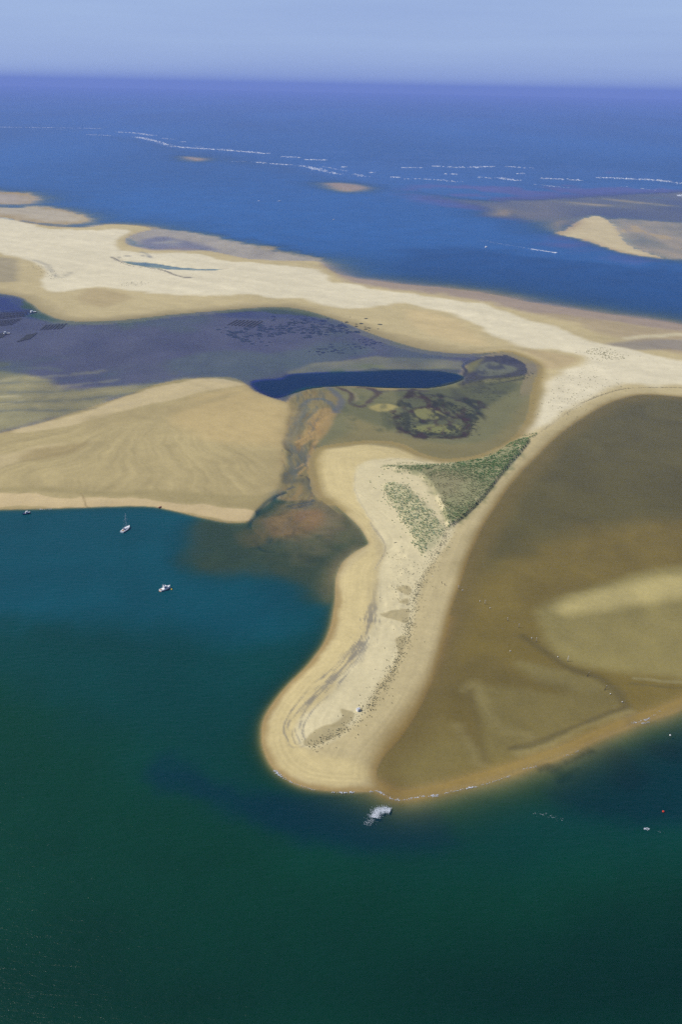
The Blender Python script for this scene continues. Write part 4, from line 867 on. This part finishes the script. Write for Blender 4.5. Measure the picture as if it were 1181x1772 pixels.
for px, n, sp, wl, wh, c1, c2 in ((V_px, 1700, 2.0, .35, 1.0, (166, 162, 130), (112, 114, 94)), (V_px, 450, 4.5, .4, 1.0, (140, 134, 100), (108, 106, 84)),
        ([(665, 810), (700, 800), (740, 803), (800, 797), (860, 780), (900, 757)], 500, 1.6, .6, 1.3, (140, 156, 110), (108, 134, 86)),
        ([(680, 955), (700, 985), (690, 1020), (680, 1040)], 160, 5.0, .4, 1.0, (110, 112, 84), (86, 90, 66)),
        ([(905, 752), (930, 748), (918, 756)], 140, 1.2, .6, 1.4, (130, 150, 104), (96, 128, 78)),
        ([(950, 720), (985, 690), (1010, 670), (1035, 650)], 240, 22.0, .8, 2.2, (150, 146, 112), (112, 112, 84)),
        ([(1020, 605), (1045, 612), (1075, 622)], 260, 14.0, 1.0, 2.6, (146, 142, 96), (112, 116, 70)),
        ([(60, 460), (85, 475), (105, 484)], 120, 14, 1.0, 3.0, (140, 140, 118), (112, 114, 96)), ([(210, 492), (235, 492), (250, 488)], 60, 10, 1.0, 3, (130, 130, 110), (96, 100, 84))):
    x, y, t = along(px, n, sp); nz = fbm(x / 7, y / 7, 12, 3); k = nz > rng.uniform(-.8, .4, len(x)); x, y = x[k], y[k]
    parts.append(tufts(x, y, rng.uniform(wl, wh, len(x)), rng.uniform(.3, .6, len(x)), cols(len(x), c1, c2)))
soup('dune_grass', *join(parts), M_grass, 'green marram grass and scattered dark tufts along the spit')

def mats(x, y, w, col, hgt=0.15, rot=None, asp=0.5):
    """low ragged mounds of weed: a raised centre and seven uneven rim points"""
    n = len(x); z = np.maximum(zv(x, y), -0.12); k = 7; rot = rng.uniform(0, 6.28, n) if rot is None else rot
    V = np.zeros((n, k + 1, 3)); V[:, 0] = np.stack([x, y, z + hgt], -1)
    for i in range(k):
        a = 2 * np.pi * i / k; r = w * rng.uniform(.5, 1.1, n) * .5; ex, ey = np.cos(a) * r, np.sin(a) * r * asp
        V[:, i + 1] = np.stack([x + ex * np.cos(rot) - ey * np.sin(rot), y + ex * np.sin(rot) + ey * np.cos(rot), z - .02], -1)
    F = np.concatenate([np.stack([np.arange(n) * (k + 1), np.arange(n) * (k + 1) + i + 1, np.arange(n) * (k + 1) + (i + 1) % k + 1], -1) for i in range(k)])
    return V.reshape(-1, 3), F, np.repeat(col[:, None], k + 1, 1).reshape(-1, 3)
parts = []
x, y, t = along([(400, 583), (440, 577), (490, 567), (540, 560), (585, 566), (610, 576)], 420, 28, 0); k = fbm(x / 40, y / 60, 33, 3) > rng.uniform(-.7, .5, len(x)); x, y = x[k], y[k]
parts.append(mats(x, y, rng.uniform(4, 13, len(x)), cols(len(x), (40, 50, 52), (60, 66, 58)), .15, rng.normal(0, .2, len(x)), 0.9))
x, y, t = along([(545, 612), (590, 606), (640, 594), (655, 588)], 60, 14, 0); parts.append(mats(x, y, rng.uniform(3, 9, len(x)), cols(len(x), (40, 46, 56), (60, 62, 60)), .12, rng.normal(0, .2, len(x)), .8))
for px, n, sp in (([(800, 660), (850, 655), (900, 648), (925, 645)], 160, 10), ([(690, 715), (720, 745), (770, 752), (805, 745), (812, 728)], 260, 6), ([(735, 690), (790, 708), (820, 712)], 160, 8), ([(830, 690), (840, 680), (850, 670)], 60, 14)):
    x, y, t = along(px, n, sp, 0); parts.append(mats(x, y, rng.uniform(2, 6, len(x)), cols(len(x), (46, 50, 42), (72, 74, 56)), .12, rng.normal(0, .3, len(x)), .7))
soup('seaweed_clumps', *join(parts), M_weed, 'dark clumps of seaweed lying on the wet purple flats')
parts = []
for px, n, sp, w0, w1, c1, c2, zz in (([(1260, 676), (1181, 671.5), (1130, 670.5), (1080, 673), (1040, 684), (1008, 697)], 900, .9, .7, 2.0, (52, 52, 46), (84, 80, 70), 1.5), ([(1008, 697), (985, 712), (960, 730), (935, 748), (915, 762)], 420, .9, .5, 1.4, (84, 80, 72), (124, 114, 98), 1.5),  # weed line along the bar edge, its dark tone also painting scarp shade
        ([(660, 801), (690, 795), (720, 797), (750, 803), (785, 801), (830, 797)], 320, .7, .4, 1.1, (72, 68, 56), (106, 98, 80), 1.0), ([(906, 772), (872, 815), (838, 860), (806, 893), (780, 914), (760, 950)], 620, .8, .4, 1.2, (62, 62, 54), (104, 98, 82), 1.2),  # dark mats down the grass dune's right edge stand in for scarp shadow
        ([(195, 448), (212, 457), (235, 462), (270, 467), (295, 473)], 160, 2.5, 2, 6, (60, 58, 58), (96, 92, 86), 1.0), ([(640, 905), (655, 925), (667, 945), (662, 965), (650, 985)], 140, .5, .4, 1.0, (112, 104, 88), (142, 132, 110), 1.2),
        ([(1000, 660), (1010, 645), (1040, 634), (1060, 628)], 90, 12, 1, 3, (120, 116, 98), (150, 144, 118), 1.5)):
    x, y, t = along(px, n, sp, zz); k = fbm(x / 5, y / 5, 19, 3) > rng.uniform(-1.0, .25, len(x)); x, y = x[k], y[k]; parts.append(mats(x, y, rng.uniform(w0, w1, len(x)), cols(len(x), c1, c2), .14, None, .6))
soup('beach_wrack_and_scarp_shade', *join(parts), M_weed, 'dark lines of dry weed and debris along the beaches, partly painted scarp shade')

def foam_bits(x, y, w, hgt, asp, rot): return mats(x, y, w, np.tile(np.array([.66, .70, .76]), (len(x), 1)) * rng.uniform(.55, 1.1, (len(x), 1)), hgt, rot, asp)
M_foamt = tint_material('sea_foam')
surf = [([(-60, 220), (0, 220), (90, 221), (177, 222.5)], 1.0), ([(50, 223.5), (137, 225)], .4), ([(152, 233), (192, 234.5)], .9), ([(200, 228.5), (232, 230), (265, 234.5)], 1.2), ([(237, 237), (265, 243), (290, 251)], 1.1), ([(295, 252.5), (330, 256), (380, 259), (430, 263), (462, 266)], 1.3),
    ([(340, 252), (352, 255), (400, 258)], .4), ([(487, 271), (522, 273)], 1.2), ([(527, 276), (565, 277)], 1.3), ([(437, 280), (480, 284), (522, 287), (560, 295), (590, 302)], 1.0), ([(281, 239), (298, 241)], .9), ([(312, 245), (322, 245.5)], .9), ([(390, 280), (425, 279)], .4),
    ([(695, 290), (735, 290)], .8), ([(750, 287), (792, 290)], 1.0), ([(800, 290), (832, 289), (850, 287.5)], 1.2), ([(875, 288), (925, 291)], 1.0), ([(676, 306), (692, 307)], .9), ([(700, 309.5), (740, 310), (797, 315)], .7), ([(826, 307), (852, 307.5)], 1.1), ([(857, 307.5), (900, 312.5)], 1.1),
    ([(894, 300), (911, 300.5)], 1.0), ([(937, 308.5), (975, 310), (1005, 312.5)], 1.1), ([(928, 319), (990, 326)], .6), ([(1033, 307), (1080, 309), (1130, 311), (1181, 317), (1230, 322)], 1.3), ([(1080, 322), (1140, 330)], .5), ([(1170, 338), (1200, 340)], 1.0), ([(590, 289), (603, 289)], 1.2),
    ([(612, 300), (632, 306)], .7), ([(640, 298), (650, 299)], .8), ([(770, 301), (792, 301.5)], .9), ([(560, 288), (600, 296)], .5)]
parts = []
for px, s in surf:
    P = world_line(px, False, 0, 4); Ln = float(np.hypot(*np.diff(P, axis=0).T).sum()); n = int(Ln / 4.5 * (0.5 + s)) + 8
    x, y, t = along(px, n, 14 * s, 0.0); k = fbm(x / 60, y / 90, 61, 3) > rng.uniform(-1.1 * s, .5 - .2 * s, n); x, y = x[k], y[k]
    if len(x): parts.append(foam_bits(x, y, rng.uniform(5, 17, len(x)) * (0.6 + .4 * s), rng.uniform(.4, 2.0, len(x)) * s, .8, rng.normal(0, .15, len(x))))
for px, s in surf:
    P = world_line(px, False, 0, 4); Ln = float(np.hypot(*np.diff(P, axis=0).T).sum()); n = int(Ln / 5 * s)
    x, y, t = along(px, n, 55 * s, 0.0); k = fbm(x / 50, y / 200, 67, 3) > rng.uniform(-.2, .6, n); x, y = x[k], y[k]
    if len(x): parts.append(foam_bits(x, y - 25, rng.uniform(3, 9, len(x)), rng.uniform(.1, .4, len(x)), .7, rng.normal(0, .15, len(x))))
soup('surf', *join(parts), M_foamt, 'white surf breaking over the outer ocean shoals')
parts = []
for px, n, sp, w0, w1 in (([(474, 1332), (484, 1341), (494, 1348)], 90, .5, .5, 1.5), ([(494, 1348), (510, 1356), (530, 1363), (545, 1367)], 90, .25, .4, 1.0), ([(575, 1370.5), (600, 1371.5), (615, 1370)], 70, .35, .5, 1.6), ([(640, 1370), (655, 1370), (668, 1377), (682, 1384)], 100, .35, .5, 1.4),
        ([(682, 1384), (700, 1384), (722, 1380), (735, 1378)], 90, .35, .5, 1.3), ([(740, 1378), (760, 1376)], 46, .5, .5, 1.5), ([(770, 1373), (800, 1366), (840, 1357), (885, 1342)], 130, .3, .4, 1.1), ([(811, 1363), (820, 1362)], 22, .4, .6, 1.6), ([(905, 1331), (930, 1327)], 40, .4, .5, 1.2),
        ([(975, 1310), (1005, 1298)], 30, .3, .4, .9), ([(1095, 1252), (1128, 1243)], 60, .5, .5, 1.5), ([(1110, 1252), (1126, 1249)], 40, .4, .5, 1.3), ([(1130, 1240), (1150, 1225)], 26, .5, .4, 1.0), ([(922, 1408), (945, 1410), (958, 1414), (975, 1418)], 50, 1.0, .25, .7), ([(1116, 1434), (1125, 1435)], 28, .5, .6, 1.5),
        ([(68, 881.2), (90, 881.0)], 40, .5, .8, 1.8), ([(1140, 1438), (1150, 1442)], 10, .6, .3, .7)):
    x, y, t = along(px, n, sp, 0.0); k = fbm(x / 3, y / 5, 97, 3) > rng.uniform(-1.0, .4, n); x, y = x[k], y[k]; n = len(x); parts.append(foam_bits(x, y, rng.uniform(w0, w1, n) * .8, rng.uniform(.03, .08, n), .4, rng.normal(0.3, .4, n)))
    v_, f_, k_ = parts[-1]; v_[:, 2] += 0.16
soup('shore_foam', *join(parts), M_foamt, 'thin white foam where ripples reach the sand and shallows')
parts = []
for P0, P1, n, s0, s1 in (((962, 437.2), (922, 431), 150, 1.0, 2.5), ((925, 431.5), (835, 416.5), 110, 2.2, 3.0)):
    x, y, t = along([P0, P1], n, 1.0, 0.0); x += rng.normal(0, 1, n) * (s0 + (s1 - s0) * t); y += rng.normal(0, 1, n) * (s0 + (s1 - s0) * t) * 2
    w = rng.uniform(2.5, 6, n) if s0 < 2 else rng.uniform(.8, 2.2, n); parts.append(foam_bits(x, y, w, .2, .6, rng.normal(-.2, .3, n)))
    parts[-1][0][:, 2] += 0.14
soup('boat_wake', *join(parts), M_foamt, 'long white wake trailing behind the speedboat in the channel')
# the one wave breaking off the tip
wx, wy, _ = along([(648, 1415), (652, 1406), (660, 1400), (668, 1401), (676, 1403)], 2800, 1.3, 0.0)
wx2, wy2, t2 = along([(654, 1404), (648, 1413), (640, 1422), (634, 1428)], 260, 1.2, 0.0); wx = np.concatenate([wx, wx2]); wy = np.concatenate([wy, wy2])
v_, f_, k_ = foam_bits(wx, wy, rng.uniform(.15, .55, len(wx)), rng.uniform(.03, .25, len(wx)), .7, rng.uniform(0, 6, len(wx))); v_[:, 2] += .1
wv = soup('breaking_wave', v_, f_, k_, M_foamt, 'curved white breaking wave in dark water below the spit tip'); del wv['kind']; wv['category'] = 'wave'


# ------------------------------------------------------------------ haze
def haze():
    me = bpy.data.meshes.new('haze'); bm = bmesh.new(); bmesh.ops.create_cube(bm, size=1.0)
    for v in bm.verts: v.co = Vector((v.co.x * 168000, v.co.y * 168000, -10.0 if v.co.z < 0 else H + 200))
    bm.to_mesh(me); bm.free()
    m, t, o = mat('haze_air'); pv = N(t, 'ShaderNodeVolumePrincipled'); pv.inputs['Density'].default_value = HAZE_DENSITY; pv.inputs['Color'].default_value = HAZE_COLOR
    t.links.new(pv.outputs[0], o.inputs['Volume']); me.materials.append(m)
    ob = bpy.data.objects.new('haze', me); C.objects.link(ob); ob['kind'] = 'stuff'; ob['label'] = 'thin blue sea haze over the whole view'
haze()
